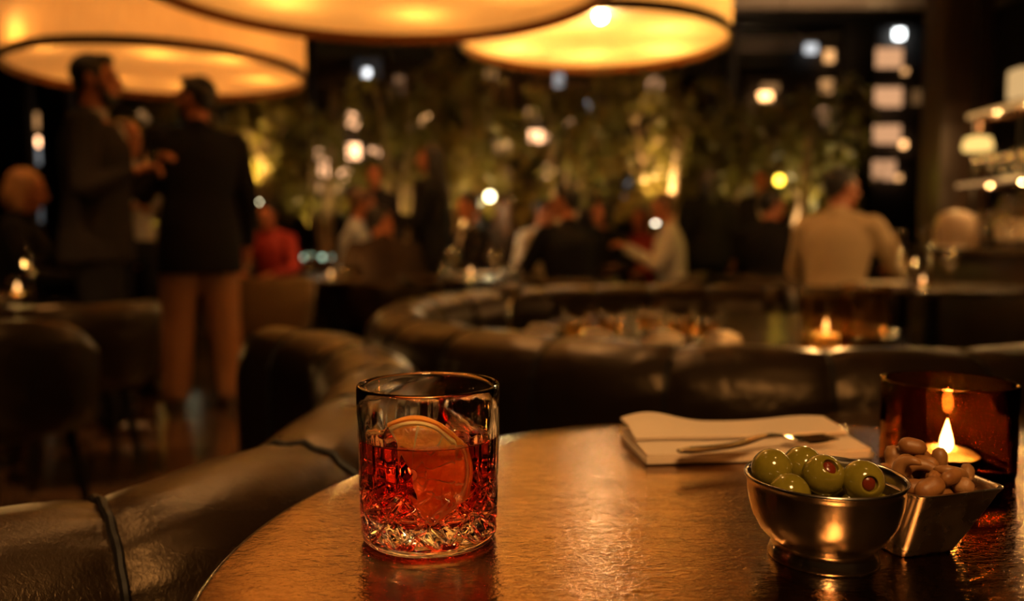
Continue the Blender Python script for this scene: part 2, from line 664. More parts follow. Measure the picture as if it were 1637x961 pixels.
PEACH = (1, .50, .24)
AMB = (1, .48, .17)
COOL = (.90, .92, .95)
building('far tower with peach windows in a column seen between dark column and pillar', 11.75, 15.4, 9.5, 28,
         [(1413, 95, 47, 29, PEACH, .85), (1413, 157, 46, 29, PEACH, .85), (1411, 216, 46, 28, PEACH, .8), (1408, 273, 36, 30, PEACH, .7), (1466, 157, 26, 22, AMB, .14),
          (1440, 232, 8, 10, AMB, 1.4), (1433, 57, 13, 13, (.95, 1, 1), 3), (1432, 285, 8, 8, AMB, .6), (1442, 116, 8, 8, AMB, .5)])
building('far building with one bright amber window beside the dark column', 7.2, 11.4, 7.6, 29,
         [(1220, 161, 20, 22, AMB, 2.6), (1228, 142, 26, 12, AMB, .35), (1293, 80, 18, 14, COOL, .35), (1322, 92, 14, 18, AMB, .5), (1312, 186, 20, 20, PEACH, .8), (1318, 140, 18, 20, AMB, .25),
          (1157, 292, 9, 9, AMB, 3), (1212, 292, 8, 9, AMB, 4), (1285, 215, 12, 12, AMB, .3), (1185, 320, 24, 34, PEACH, .32)])
building('far building with dim windows behind the middle trees', .3, 6.9, 6.6, 31,
         [(1046, 135, 23, 18, PEACH, .45), (937, 170, 12, 13, COOL, .9), (908, 192, 16, 18, PEACH, .5), (856, 220, 22, 18, PEACH, 1.5), (872, 222, 8, 10, PEACH, .6), (879, 273, 16, 20, PEACH, 1.5),
          (893, 130, 14, 20, COOL, .16), (932, 320, 10, 12, PEACH, 1.3), (880, 322, 14, 14, PEACH, .6), (1000, 300, 12, 30, COOL, .12), (850, 186, 20, 20, AMB, .22)])
building('far building with a warm window left of the standing woman', -4.45, -.1, 6.8, 30,
         [(681, 194, 15, 18, AMB, 1.5), (668, 210, 24, 20, AMB, .18), (803, 236, 26, 18, AMB, 1.1), (800, 290, 30, 40, AMB, .22), (636, 150, 26, 20, PEACH, .08), (785, 118, 16, 14, AMB, .2), (640, 130, 14, 12, PEACH, .1)])
building('far building with a cluster of round warm windows', -9.4, -4.7, 7.6, 30,
         [(567, 193, 16, 22, PEACH, 1.7), (567, 243, 18, 22, PEACH, 1.9), (518, 251, 18, 18, PEACH, 1.8), (521, 274, 18, 16, PEACH, 1.3), (553, 279, 16, 15, PEACH, 1.8), (600, 246, 15, 14, PEACH, 1.2),
          (588, 119, 12, 12, COOL, 2.2), (590, 112, 40, 30, COOL, .02), (540, 300, 14, 14, AMB, .3), (513, 300, 12, 14, AMB, .2)])
building('far building behind the standing pair with a narrow lit strip', -19.6, -9.8, 8.2, 29,
         [(70, 228, 10, 13, PEACH, 2.6), (72, 250, 12, 26, COOL, .10), (66, 195, 18, 24, AMB, .22), (240, 370, 15, 20, PEACH, 1.3), (255, 235, 22, 26, (.9, .85, .5), .25), (300, 205, 20, 16, (.9, .85, .5), .3), (68, 330, 10, 50, COOL, .03),
          (400, 255, 12, 20, AMB, .4), (235, 190, 16, 22, AMB, .3)])

# ------------------------------------------------------------------ trees in planters before the windows


def leaf_mesh(mb, p, d, L, W, up):
    d = d.normalized()
    s = d.cross(up)
    if s.length < .05:
        s = d.cross(V((1, 0, 0)))
    s.normalize()
    nrm = s.cross(d)
    a, b = p + d * L * .45 + s * W, p + d * L * .45 - s * W
    mb.add([p, a, p + d * L - nrm * L * .12, b, p + d * L * .45 - nrm * W * .4], [(0, 1, 4), (1, 2, 4), (2, 3, 4), (3, 0, 4)])


def tree(label, px, Y, h, seed, nb=46, spread=.75, stems=4, leaves=52, base=.62, main=None):
    rnd = random.Random(seed)
    x = XP(px, Y)
    t = thing('indoor_tree', label, 'tree', (x, Y, 0), 0, 'uplit trees along the windows')
    tr, fo = MB(), MB()
    tips = []
    for s in range(stems):
        a = 2 * PI * s / stems + rnd.random()
        lean = rnd.uniform(.15, .42)
        pts = []
        for k in range(8):
            q = k / 7
            rr = .04 + lean * q ** 1.4
            pts.append(V((rr * math.cos(a) + .03 * math.sin(7 * q + s), rr * math.sin(a) * .8 + .02 * math.cos(5 * q), base + (h - base) * .72 * q)))
        tr.tube(pts, [.036 * (1 - .72 * k / 7) for k in range(8)], 8)
        tips.append(pts)
    for i in range(nb):
        pts = rnd.choice(tips)
        q = rnd.uniform(.25, 1)
        i0 = min(6, int(q * 7))
        o = pts[i0].lerp(pts[i0 + 1], q * 7 - i0)
        a = rnd.uniform(0, 2 * PI)
        L = rnd.uniform(.4, spread)
        br = []
        for k in range(7):
            u = k / 6
            br.append(o + V((math.cos(a) * L * u, math.sin(a) * L * u * .8, .40 * math.sin(PI * .62 * u) * L - 1.0 * L * u ** 2.2 + .55 * L * u)))
        tr.tube(br, [.008 * (1 - .7 * k / 6) for k in range(7)], 5)
        for j in range(leaves):
            u = rnd.uniform(.15, 1)
            k = min(5, int(u * 6))
            p = br[k].lerp(br[k + 1], u * 6 - k) + V((rnd.gauss(0, .035), rnd.gauss(0, .035), rnd.gauss(0, .035)))
            d = V((rnd.gauss(0, .6), rnd.gauss(0, .6), rnd.uniform(-1.3, .4)))
            leaf_mesh(fo, p, d, rnd.uniform(.08, .15), rnd.uniform(.013, .023), V((rnd.gauss(0, 1), rnd.gauss(0, 1), 1)))
    if main:
        mt = MB().tube([V((main[0] * (1 - q) + main[2] * q + .02 * math.sin(6 * q), -.34, .60 + (main[1] - .60) * q)) for q in [j / 9 for j in range(10)]], [.062 - .030 * j / 9 for j in range(10)], 10)
        mt.build('main_trunk', 'bark_pale', t)
    tr.build('trunk', 'bark', t)
    fo.build('foliage', 'leaf', t, sharp=0)
    return t


TREES = [
    ('leafy tree glimpsed between the two standing men', 262, 8.7, 2.75, 46),
    ('bright yellow-lit tree right of the man in tan trousers', 405, 8.5, 2.9, 60),
    ('dark leafy tree behind the cluster of round lit windows', 520, 9.1, 3.3, 14),
    ('dark tree behind the face left of the standing woman', 640, 8.9, 3.3, 26),
    ('tree with splayed lit stems just right of the standing woman', 742, 8.5, 3.3, 48),
    ('dark bushy tree below the far rim of the right pendant lamp', 900, 8.9, 3.1, 38),
    ('tree whose pale trunk glows strongly above the red-topped woman', 1058, 8.5, 3.05, 60),
    ('pale green tree left of the dark window column', 1265, 8.6, 2.85, 52),
    ('dark narrow tree left of the pale green one', 1168, 9.1, 2.75, 40),
]
for i, (lab, px, Y, h, nb) in enumerate(TREES):
    tree(lab, px, Y, h, 20 + i, nb, main={1: (.0, 2.0, -.06), 6: (-.06, 2.0, .14), 7: (-.05, 1.9, .05)}.get(i))
# planter troughs the trees stand in (open boxes with soil)
for n, (a, b, lab) in enumerate([(-4.4, -2.15, 'long dark planter trough under the yellow-lit tree'), (-2.05, .05, 'long dark planter trough behind the standing woman'),
                                 (.15, 2.3, 'long dark planter trough under the glowing pale trunk'), (2.4, 3.9, 'dark planter trough under the pale green tree')]):
    t = thing('planter_trough', lab, 'planter', ((a + b) / 2, 8.8, 0), 0, 'planter troughs')
    L = b - a
    mb = MB().box((0, -.52, .34), (L, .05, .68), .008).box((0, .52, .34), (L, .05, .68), .008).box((-L / 2 + .025, 0, .34), (.05, .99, .68), .008).box((L / 2 - .025, 0, .34), (.05, .99, .68), .008)
    mb.build('trough', 'planter', t)
    MB().box((0, 0, .58), (L - .11, .98, .05), .01).build('soil', 'soil', t)


def uplight(label, px, py, Y, aim, power, lens=None, col=(1, .62, .16), spot=60):
    q = P(px, py, Y)
    t = thing('uplight', label, 'spotlight', (q.x, q.y, q.z), 0, 'uplights on the planters')
    MB().tube([(0, 0, -q.z), (0, 0, -.03)], .012, 8).build('stake', 'iron', t)
    MB().lathe([(0, -.05), (.03, -.05), (.035, .03), (.033, .05), (.028, .05), (.028, .03)], 14).lathe([(0, .025), (.028, .03)], 14).build('housing', 'iron', t)
    MB().ell((0, 0, .058), (.026, .026, .022), n=12, m=6).build('lens', lens or MT['bulb'], t)
    light('SPOT', (q.x, q.y, q.z + .09), power, col, .02, spot, .6, aim)


def ul(i, dx=0):
    lab, px, Y, h, nb = TREES[i]
    return XP(px, Y) + dx, Y


x, y = ul(1)
uplight('small lit uplight beside the bright yellow tree', 412, 333, 8.02, (x, y, 2.2), 190, emat('warm lens', (1, .85, .5), 10), (1, .60, .20))
x, y = ul(6)
uplight('small lit uplight in front of the glowing pale trunk', 1048, 367, 8.02, (x, y, 1.9), 190, emat('warm lens b', (1, .85, .6), 9), (1, .60, .24))
for i, pw, lab in [(0, 80, 'small uplight under the tree between the standing men'), (2, 40, 'small uplight under the dark tree by the round windows'), (3, 50, 'small uplight under the dark tree left of the standing woman'),
                   (4, 150, 'small uplight under the splayed-stem tree'), (5, 70, 'small uplight under the dark bushy tree'), (7, 170, 'small uplight under the pale green tree'), (8, 45, 'small uplight under the dark narrow tree')]:
    lb, px, Y, h, nb = TREES[i]
    xx = XP(px, Y)
    q = V((xx + .12, 8.42, .66))
    t = thing('uplight', lab, 'spotlight', q, 0, 'uplights on the planters')
    MB().lathe([(0, -.05), (.03, -.05), (.035, .03), (.033, .05), (.028, .05), (.028, .03)], 14).lathe([(0, .025), (.028, .03)], 14).build('housing', 'iron', t)
    MB().tube([(0, 0, -.056), (0, 0, -.03)], .012, 8).build('stake', 'iron', t)
    light('SPOT', q + V((0, 0, .075)), pw, (1, .66, .24) if i != 7 else (1, .72, .36), .02, 70, .6, (xx, Y, 2.2))

# small bare bulbs hanging in front of the trees
for lab, px, py, Y, r, col, s in [('bare white-hot bulb hanging right of the standing woman', 783, 314, 6.9, .034, (1, .80, .42), 14),
                                  ('bare yellow bulb hanging by the man in the beige shirt', 1246, 288, 6.3, .034, (1, .62, .05), 8)]:
    q = P(px, py, Y)
    t = thing('hanging_bulb', lab, 'light bulb', q, 0, 'bare hanging bulbs')
    MB().ell((0, 0, 0), (r, r, r * 1.1), n=16, m=10).build('bulb', emat('hanging bulb', col, s), t)
    MB().lathe([(0, r + .05), (.014, r + .05), (.016, r - .004), (0, r - .01)], 12).build('socket', 'brass', t)
    MB().tube([(0, 0, r + .045), (0, 0, ZC - q.z)], .003, 6).build('cord', 'iron', t)
    light('POINT', q - V((0, 0, r + .03)), 4, col, .02)

# ------------------------------------------------------------------ big drum pendant lamps


def drum(label, px, py, Y, Rr, H, bulbs, power, lcol, spots=()):
    c = P(px, py, Y)
    t = thing('drum_pendant_lamp', label, 'pendant lamp', c, 0, 'large drum pendant lamps')
    n = 96
    sh = MB()
    sh.lathe([(Rr, .0), (Rr, H), (Rr - .006, H), (Rr - .006, .0)], n, closed=True)
    sh.build('shade', 'shade', t)
    MB().lathe([(Rr + .004, -.012), (Rr + .004, .042), (Rr - .010, .042), (Rr - .010, -.012)], n, closed=True).build('bottom_trim', 'brass', t)
    MB().lathe([(Rr + .004, H - .025), (Rr + .004, H + .008), (Rr - .010, H + .008), (Rr - .010, H - .025)], n, closed=True).build('top_trim', 'brass', t)
    MB().lathe([(0, .036), (Rr - .012, .036), (Rr - .012, .040), (0, .040)], n).build('bottom_diffuser', 'diffuser', t)
    MB().lathe([(0, H - .05), (Rr - .012, H - .05), (Rr - .012, H - .042), (0, H - .042)], n).build('top_diffuser', 'shade', t)
    hub = MB().lathe([(0, H - .02), (.05, H - .02), (.05, H + .1), (.012, H + .12), (.012, ZC - c.z - .03), (.07, ZC - c.z - .03), (.07, ZC - c.z), (0, ZC - c.z)], 20)
    hub.build('hanging_rod', 'brass', t)
    mb = MB()
    for k in range(3):
        a = 2 * PI * k / 3 + .4
        mb.tube([(0.04 * math.cos(a), .04 * math.sin(a), H - .02), ((Rr - .01) * math.cos(a), (Rr - .01) * math.sin(a), H - .02)], .007, 6)
    mb.build('spider', 'brass', t)
    for a, rr, z in bulbs:
        p = V((rr * Rr * math.cos(R(a)), rr * Rr * math.sin(R(a)), z))
        b = MB().ell(p, (.032, .032, .045), n=16, m=10).build('bulb', 'bulb', t)
        MB().lathe([(0, H - .05), (.018, H - .05), (.018, p.z + .04), (0, p.z + .035)], 12, c=(p.x, p.y, 0)).build('bulb_holder', 'brass', b)
        light('POINT', c + p - V((0, 0, .06)), power, lcol, .03)
    for a, rr, z in spots:           # bare finial bulbs under the diffuser
        p = V((rr * Rr * math.cos(R(a)), rr * Rr * math.sin(R(a)), z))
        b = MB().ell(p, (.030, .030, .030), n=16, m=10).build('finial_bulb', emat('finial bulb', (1, .80, .50), 130), t)
        MB().lathe([(0, .034), (.012, .034), (.012, p.z + .015), (0, p.z + .015)], 12, c=(p.x, p.y, 0)).build('bulb_holder', 'brass', b)
    return t


ring6 = [(k * 60 + 20, .62, .22) for k in range(6)]
drum('large lit drum pendant lamp hanging behind the two standing men', 259, 121, 5.5, .92, .40, [(237, .90, .15), (290, .55, .2), (330, .7, .2), (30, .7, .2), (90, .6, .2), (150, .7, .2)], 5.2, (1, .48, .11))
drum('large lit drum pendant lamp in front of the other two, above the table', 600, -26, 3.3, .95, .40, ring6, 6, (1, .56, .15))
drum('large lit drum pendant lamp right of the other two, nearest the bar', 949, 71, 5.29, .845, .40, [(260, .45, .27), (330, .6, .27), (30, .68, .25), (90, .55, .25), (150, .68, .25), (210, .6, .27)], 12, (1, .70, .27), [(268, .72, .012)])
# ------------------------------------------------------------------ banquettes
ZT = .72


def banquette(label, path, m, seg, seatside, hw=.085, ztop=ZT, start=0.0, group=None, amp=.010, seat_w=.44, seams=None):
    """a low curved backrest with a rolled top, stitched into padded sections with piping at every seam; a seat cushion along one side"""
    pts, L = resample(path, .012)
    n = len(pts)
    t = thing('leather_banquette', label, 'banquette', (0, 0, 0), 0, group)
    # cross-section: (u across the back, z), u > 0 on the seat side
    prof = []
    ns = 26
    prof.append((-hw * .86, .04))
    prof.append((-hw * .94, .30))
    prof.append((-hw * 1.0, ztop - hw * 1.25))
    for k in range(ns + 1):
        a = PI - PI * k / ns
        prof.append((hw * math.cos(a), ztop - hw * 1.0 + hw * 1.0 * math.sin(a)))
    prof.append((hw * 1.0, ztop - hw * 1.3))
    prof.append((hw * .90, ztop - hw * 2.2))
    prof.append((hw * .82, .42))
    prof.append((hw * .82, .04))
    np_ = len(prof)
    cz = ztop - hw
    if seams is None:
        seams = []
        s = start
        while s < L:
            seams.append(s)
            s += seg
    rings = []
    fr = []
    for i, p in enumerate(pts):
        a, b = pts[max(i - 1, 0)], pts[min(i + 1, n - 1)]
        tg = (b - a).normalized()
        nr = V((tg.y, -tg.x, 0)) * seatside
        fr.append((p, tg, nr))
        s = L * i / (n - 1)
        dn = min([abs(s - q) for q in seams] + [9])
        bul = amp * (1 - math.exp(-(dn / .055) ** 1.2)) - .004 * math.exp(-(dn / .010) ** 2)
        # small wrinkles that run away from the seams
        e = min(s, L - s)
        endk = math.sqrt(max(0, 1 - (1 - min(e / .07, 1)) ** 2)) * .97 + .03
        ring = []
        for j, (u, z) in enumerate(prof):
            du, dz = u, z - cz
            wk = .0022 * math.exp(-dn / .05) * math.sin(j * 2.1 + s * 50) if 2 < j < np_ - 3 else 0
            k = (1 + (bul + wk) / max(.03, math.hypot(du, max(dz, 0)))) if z > cz - .1 else 1
            uu = du * (k if z > cz - .12 else 1 + bul * 4) * endk
            zz = cz + dz * k if dz > 0 else z
            zz = .04 + (zz - .04) * (.90 + .10 * endk)
            q = p + nr * uu
            ring.append(V((q.x, q.y, zz)))
        rings.append(ring)
    mb = MB().loft(rings)
    mb.build('backrest', m, t, sharp=60)
    pp = []
    for s in seams:
        i = int(round(s / L * (n - 1)))
        if i < 3 or i > n - 4:
            continue
        ring = [q + (q - V((fr[i][0].x, fr[i][0].y, cz))).normalized() * .0025 for q in rings[i][1:-1]]
        MB().tube(ring, .0036, 8).build('seam_piping', 'piping', t)
    # seat cushion and plinth
    if seat_w:
        sr = []
        pr = []
        for i in range(0, n, 3):
            p, tg, nr = fr[i]
            o = p + nr * (hw + .006)
            prf = [(0, .28), (0, .41), (.03, .44), (seat_w * .5, .45), (seat_w - .05, .44), (seat_w - .01, .41), (seat_w, .36), (seat_w - .02, .28)]
            sr.append([V(((o + nr * u).x, (o + nr * u).y, z)) for u, z in prf])
            prf = [(0, .0), (0, .275), (seat_w - .06, .275), (seat_w - .06, .0)]
            pr.append([V(((o + nr * u).x, (o + nr * u).y, z)) for u, z in prf])
        MB().loft(sr).build('seat_cushion', m, t)
        MB().loft(pr).build('plinth', 'iron', t)
    br = []
    for i in range(0, n, 3):
        p, tg, nr = fr[i]
        br.append([p + nr * u + V((0, 0, z)) for u, z in [(-hw * .7, 0), (-hw * .7, .039), (hw * .7, .039), (hw * .7, 0)]])
    MB().loft(br).build('kickboard', 'iron', t)
    return t


near_path = catmull([(-.92, .16, 0), (-.62, .33, 0), (-.44, .46, 0), (-.325, .565, 0), (-.272, .61, 0), (-.232, .683, 0), (-.199, .787, 0), (-.185, .95, 0), (-.195, 1.15, 0), (-.235, 1.36, 0), (-.32, 1.56, 0), (-.44, 1.70, 0), (-.57, 1.76, 0)], 14)


def arc_len_to(path, x, y):
    best, s, bs = 9, 0, 0
    for a, b in zip(path, path[1:]):
        d = (V((x, y, 0)) - a).length
        if d < best:
            best, bs = d, s
        s += (b - a).length
    return bs


sm = [arc_len_to(near_path, *q) for q in [(-.62, .33), (-.300, .585), (-.206, .765), (-.185, 1.0), (-.205, 1.22), (-.28, 1.48), (-.44, 1.70)]]
banquette('near black leather banquette back curving from the lower left past the cocktail glass', near_path, 'leather', .2, 1, seams=sm, seat_w=0, amp=.008)

CB = V((.66, 2.42, 0))
RB = .985
bp = [CB + V((RB * math.cos(R(a)), RB * math.sin(R(a)) * 1.04, 0)) for a in [60 + k * 3 for k in range(0, 93)]]
banquette('round black leather booth behind the cocktail glass, its table laid with glasses', bp, 'leather_far', .245, 1, hw=.09, seat_w=.0 + .30, start=.12, amp=.007)

# ------------------------------------------------------------------ tables


def round_table(name, label, x, y, r, z, m='wood_table', th=.028, pr=.035, br=.24, edge='table_edge', group=None):
    t = thing(name, label, 'table', (x, y, 0), 0, group)
    b = .007
    MB().lathe([(0, z - th), (r - .012, z - th), (r - .002, z - th + .006), (r, z - .012), (r, z - b)] + [(r - b + b * math.cos(R(q)), z - b + b * math.sin(R(q))) for q in (30, 60, 90)] + [(r * k, z) for k in (.9, .6, .3)] + [(0, z)], 128).build('tabletop', m, t)
    MB().lathe([(0, .03), (pr, .03), (pr, z - th - .03), (pr * 2.2, z - th - .012), (pr * 2.2, z - th), (0, z - th)], 24).build('pedestal', 'iron', t)
    MB().lathe([(0, 0), (br, 0), (br, .012), (br - .03, .024), (pr * 1.6, .034), (0, .034)], 48).build('base', 'iron', t)
    return t


TZ = .73
round_table('cocktail_table', 'round bronze-lacquered table in front holding the red cocktail and olives', .2, .45, .367, TZ, 'table')
round_table('side_table', 'dark round side table just beyond the amber candle glass', .70, .975, .34, .645, 'wood_table')
round_table('booth_table', 'round dark table inside the leather booth set with glasses and napkins', .60, 2.43, .50, .66, 'wood_table')
BT = .66
ct = [('round dark table behind the booth with a candle, between the seated guests', -.24, 4.75, .42, .70),
      ('low dark table right of the man in tan trousers with a small candle', -1.2, 5.55, .42, .66),
      ('round dark table by the man in the beige shirt with candle and stemware', 2.03, 3.95, .42, .69),
      ('dark table at the far left with a candle behind the black tub chair', -2.28, 3.2, .34, .69),
      ('round dark table amid the guests right of the standing woman', 0.62, 6.45, .30, .70)]
for lab, x, y, r, z in ct:
    round_table('restaurant_table', lab, x, y, r, z, 'wood_table', group='restaurant tables')

# ------------------------------------------------------------------ tub chairs


def tub_chair(label, x, y, rz, m, zt=.70, wr=.29, group=None, name='tub_chair'):
    """facing +Y in its own frame"""
    t = thing(name, label, 'chair', (x, y, 0), rz, group)
    MB().box((0, .03, .385), (.44, .44, .11), .04, 4).build('seat', m, t)
    rings = []
    for k in range(33):
        a = R(180 + 30 - 60 + 0) if 0 else R(-15 - 150 * 0 + 0)
        ang = R(200 + 140 * k / 32 - 10 + 10)     # 200..340 degrees: wraps the back
        ang = R(170 + 200 * k / 32)
        e = min(k, 32 - k) / 32
        top = zt - .10 * max(0, (1 - e / .22)) ** 2
        th = .03 + .012 * min(1, e / .1)
        c, s = math.cos(ang), math.sin(ang)
        o = []
        for j in range(14):
            q = 2 * PI * j / 14
            rr = wr + th * .5 + th * math.cos(q) * .9
            zc = (top + .36) / 2
            hh = (top - .36) / 2
            sq = math.sin(q)
            zz = zc + hh * (abs(sq) ** .5) * (1 if sq >= 0 else -1)
            rr += .04 * max(0, (zz - .45)) / .3
            o.append(V((rr * c, rr * s * .95 + .02, zz)))
        rings.append(o)
    MB().loft(rings).build('backrest', m, t)
    for sx in (-1, 1):
        for sy in (-1, 1):
            MB().tube([(.15 * sx, .02 + .15 * sy, .335), (.19 * sx, .02 + .19 * sy, 0)], [.02, .012], 10).build('leg', 'iron', t)
    return t


# ------------------------------------------------------------------ glassware
WG = {}


def goblet(label, x, y, z, kind='wine', k=1.0, group=None):
    key = (kind, k)
    if key not in WG:
        if kind == 'wine':
            pr = [(0, 0), (.034, 0), (.034, .002), (.006, .006), (.004, .012), (.0037, .085), (.008, .094), (.026, .108), (.037, .130), (.038, .152), (.033, .178), (.0322, .178), (.037, .152), (.036, .131), (.025, .110), (.006, .0965), (0, .096)]
        elif kind == 'tumbler':
            pr = [(0, 0), (.032, 0), (.034, .003), (.039, .088), (.0378, .088), (.033, .012), (0, .010)]
        elif kind == 'flute':
            pr = [(0, 0), (.032, 0), (.032, .002), (.006, .006), (.004, .012), (.0037, .09), (.010, .105), (.024, .14), (.026, .19), (.021, .235), (.0203, .235), (.0252, .19), (.023, .141), (.008, .107), (0, .104)]
        pr = [(r * k, q * k) for r, q in pr]
        nm = {'wine': 'wine_glass', 'tumbler': 'tumbler', 'flute': 'flute_glass'}[kind]
        o = MB().lathe(pr, 28).build(nm, 'clear2')
        WG[key] = o
    else:
        o = WG[key].copy()
        COL.objects.link(o)
    o.location = (x, y, z)
    if kind == 'tumbler' and 'booth' in (group or ''):
        MB().lathe([(0, .0125), (.0315, .0135), (.035, .045), (.0348, .0462), (0, .0455)], 28).build('drink', 'gold_fill', o)  # golden fill added so the lower half of the tumbler looks bright
    tag(o, label, 'glass', group)
    return o


def votive(label, x, y, z, r=.036, h=.07, glass='clear2', power=1.2, flame_s=None, group='candles on the far tables'):
    t = thing('votive_candle', label, 'candle', (x, y, z), 0, group)
    MB().lathe([(0, 0), (r, 0), (r, h - .001), (r - .0015, h + .0005), (r - .003, h - .001), (r - .003, .006), (0, .006)], 28).build('glass_cup', glass, t)
    MB().lathe([(0, .007), (r * .5, .007), (r * .5, h * .25), (0, h * .25)], 20).build('candle', 'wax', t)
    fl = MB().lathe([(0, h * .25 + .004), (.0045, h * .25 + .012), (.0055, h * .25 + .019), (.003, h * .25 + .030), (0, h * .25 + .038)], 12)
    fl.build('flame', 'flame_far', t)
    light('POINT', (x, y, z + h + .045), power * 2.2, (1, .50, .14), .012)
    return t


# booth table setting
for i, (kind, px, y, lab) in enumerate([
        ('wine', 815, 2.12, 'tall stemmed glass at the left end of the booth table'),
        ('tumbler', 922, 2.05, 'short glass second from the left on the booth table'),
        ('tumbler', 978, 2.10, 'short glass third from the left on the booth table'),
        ('tumbler', 1040, 2.22, 'short glass set back in the middle of the booth table'),
        ('tumbler', 1090, 2.08, 'short glass fifth from the left on the booth table'),
        ('tumbler', 1130, 2.03, 'short glass at the right end of the row on the booth table')]):
    goblet(lab, (px - 818) / F * y, y, BT, kind, 1.0 if kind != 'wine' else 1.0, 'glasses on the booth table')
for i, (px, y, lab) in enumerate([(862, 2.14, 'pale folded napkin lying between the stemmed glass and the tumblers'), (950, 2.00, 'pale folded napkin lying near the second tumbler'),
                                  (1060, 1.98, 'pale folded napkin lying near the middle of the booth table'), (1155, 1.97, 'pale folded napkin at the right of the booth glasses')]):
    x = (px - 818) / F * y
    mb = MB().box((0, 0, .006), (.085, .06, .012), .005, 3).box((.008, .004, .017), (.070, .052, .010), .004, 3).box((.0, .0, .026), (.05, .03, .008), .0035, 3)
    o = mb.build('folded_napkin', 'napkin', loc=(x, y, BT))
    o.rotation_euler.z = .3 * (i - 1)
    tag(o, lab, 'napkin', 'napkins on the booth table')
# large glass hurricanes with a candle on the booth table
votive('large amber tinted hurricane glass with a lit candle right of the booth glasses', XP(1324, 1.90), 1.90, BT, .058, .125, 'hurricane', 1.5, group=None)
t = thing('hurricane_vase', 'large empty amber tinted glass cylinder right of the hurricane candle', 'vase', (XP(1388, 2.10), 2.10, BT), 0)
MB().lathe([(0, 0), (.058, 0), (.058, .135), (.0545, .135), (.0545, .01), (0, .01)], 36).build('glass_body', 'hurricane', t)
MB().lathe([(.0585, .128), (.0605, .1315), (.0585, .135), (.0535, .135), (.053, .1315), (.0545, .128)], 36, closed=True).build('rim', 'clear2', t)

for lab, px, x, y, z in [('lit candle on the round table behind the booth', 752, None, 4.62, .70), ('small lit candle on the low table right of the tan trousers', 528, None, 5.3, .66),
                         ('lit candle on the table by the man in the beige shirt', 1477, None, 3.82, .69), ('lit candle on the table at the far left', 25, None, 3.2, .69)]:
    votive(lab, XP(px, y), y, z)
for lab, px, y, z, kind, k in [
        ('stemmed glass left of the candle on the table behind the booth', 725, 4.75, .70, 'wine', 1), ('stemmed glass right of the candle on the table behind the booth', 792, 4.7, .70, 'wine', .9),
        ('tumbler nearest the right edge of the table behind the booth', 820, 4.6, .70, 'tumbler', 1), ('tumbler left of the candle on the table behind the booth', 712, 4.55, .70, 'tumbler', 1),
        ('tall stemmed glass left of the candle by the man in the beige shirt', 1437, 3.90, .69, 'flute', 1.15), ('tall stemmed glass right of the candle by the man in the beige shirt', 1488, 4.0, .69, 'flute', 1.25),
        ('wine glass at the right edge of the table by the man in the beige shirt', 1520, 3.85, .69, 'wine', 1), ('wine glass nearest the front on the table by the man in the beige shirt', 1452, 3.66, .69, 'wine', .8),
        ('wine glass beside the candle on the far left table', 48, 3.25, .69, 'wine', 1), ('tumbler by the small candle on the low table', 548, 5.4, .66, 'tumbler', 1),
        ('stemmed glass on the low table nearest the tan trousers', 495, 5.5, .66, 'wine', 1)]:
    goblet(lab, XP(px, y), y, z, kind, k, 'glasses on the far tables')
for lab, px, y, z in [('round white plate on the table by the man in the beige shirt', 1415, 3.95, .69), ('round white plate on the table behind the booth', 762, 4.9, .70)]:
    o = MB().lathe([(0, 0), (.06, 0), (.07, .004), (.115, .014), (.116, .017), (.07, .008), (0, .006)], 40).build('dinner_plate', 'china', loc=(XP(px, y), y, z))
    tag(o, lab, 'plate', 'plates on the far tables')
# row of little votives with a cool sparkle on a wall ledge by the window
t0 = thing('console_table', 'narrow dark console beneath the row of teal lights', 'table', (XP(508, 7.7), 7.7, 0), 0)
MB().box((0, 0, .70), (.55, .3, .05), .008).build('tabletop', 'wood_table', t0)
for sx in (-.25, .25):
    for sy in (-.12, .12):
        MB().box((sx, sy, .3375), (.03, .03, .675), .004).build('leg', 'iron', t0)
for k, px in enumerate((486, 500, 515, 530)):
    x = XP(px, 7.7)
    t = thing('tealight_holder', ['leftmost of the four small teal lights in a row', 'second from the left of the four small teal lights', 'third from the left of the four small teal lights', 'rightmost of the four small teal lights in a row'][k], 'candle', (x, 7.7, .725), 0, 'row of teal lights')
    MB().lathe([(0, 0), (.026, 0), (.034, .045), (.032, .045), (.024, .004), (0, .004)], 20).build('cup', 'clear2', t)
    MB().ell((0, 0, .026), (.018, .018, .018)).build('light', emat('teal light', (.62, .95, .72), 2.6 if k != 3 else .6), t)
# ------------------------------------------------------------------ the cocktail
GX, GY = (683.5 - 818.5) / F * .488, .488
gl = thing('cocktail_glass', 'cut-glass tumbler of red cocktail with an orange slice, front of the bronze table', 'glass', (GX, GY, TZ), R(4))
GR, GH = .0430, .0945


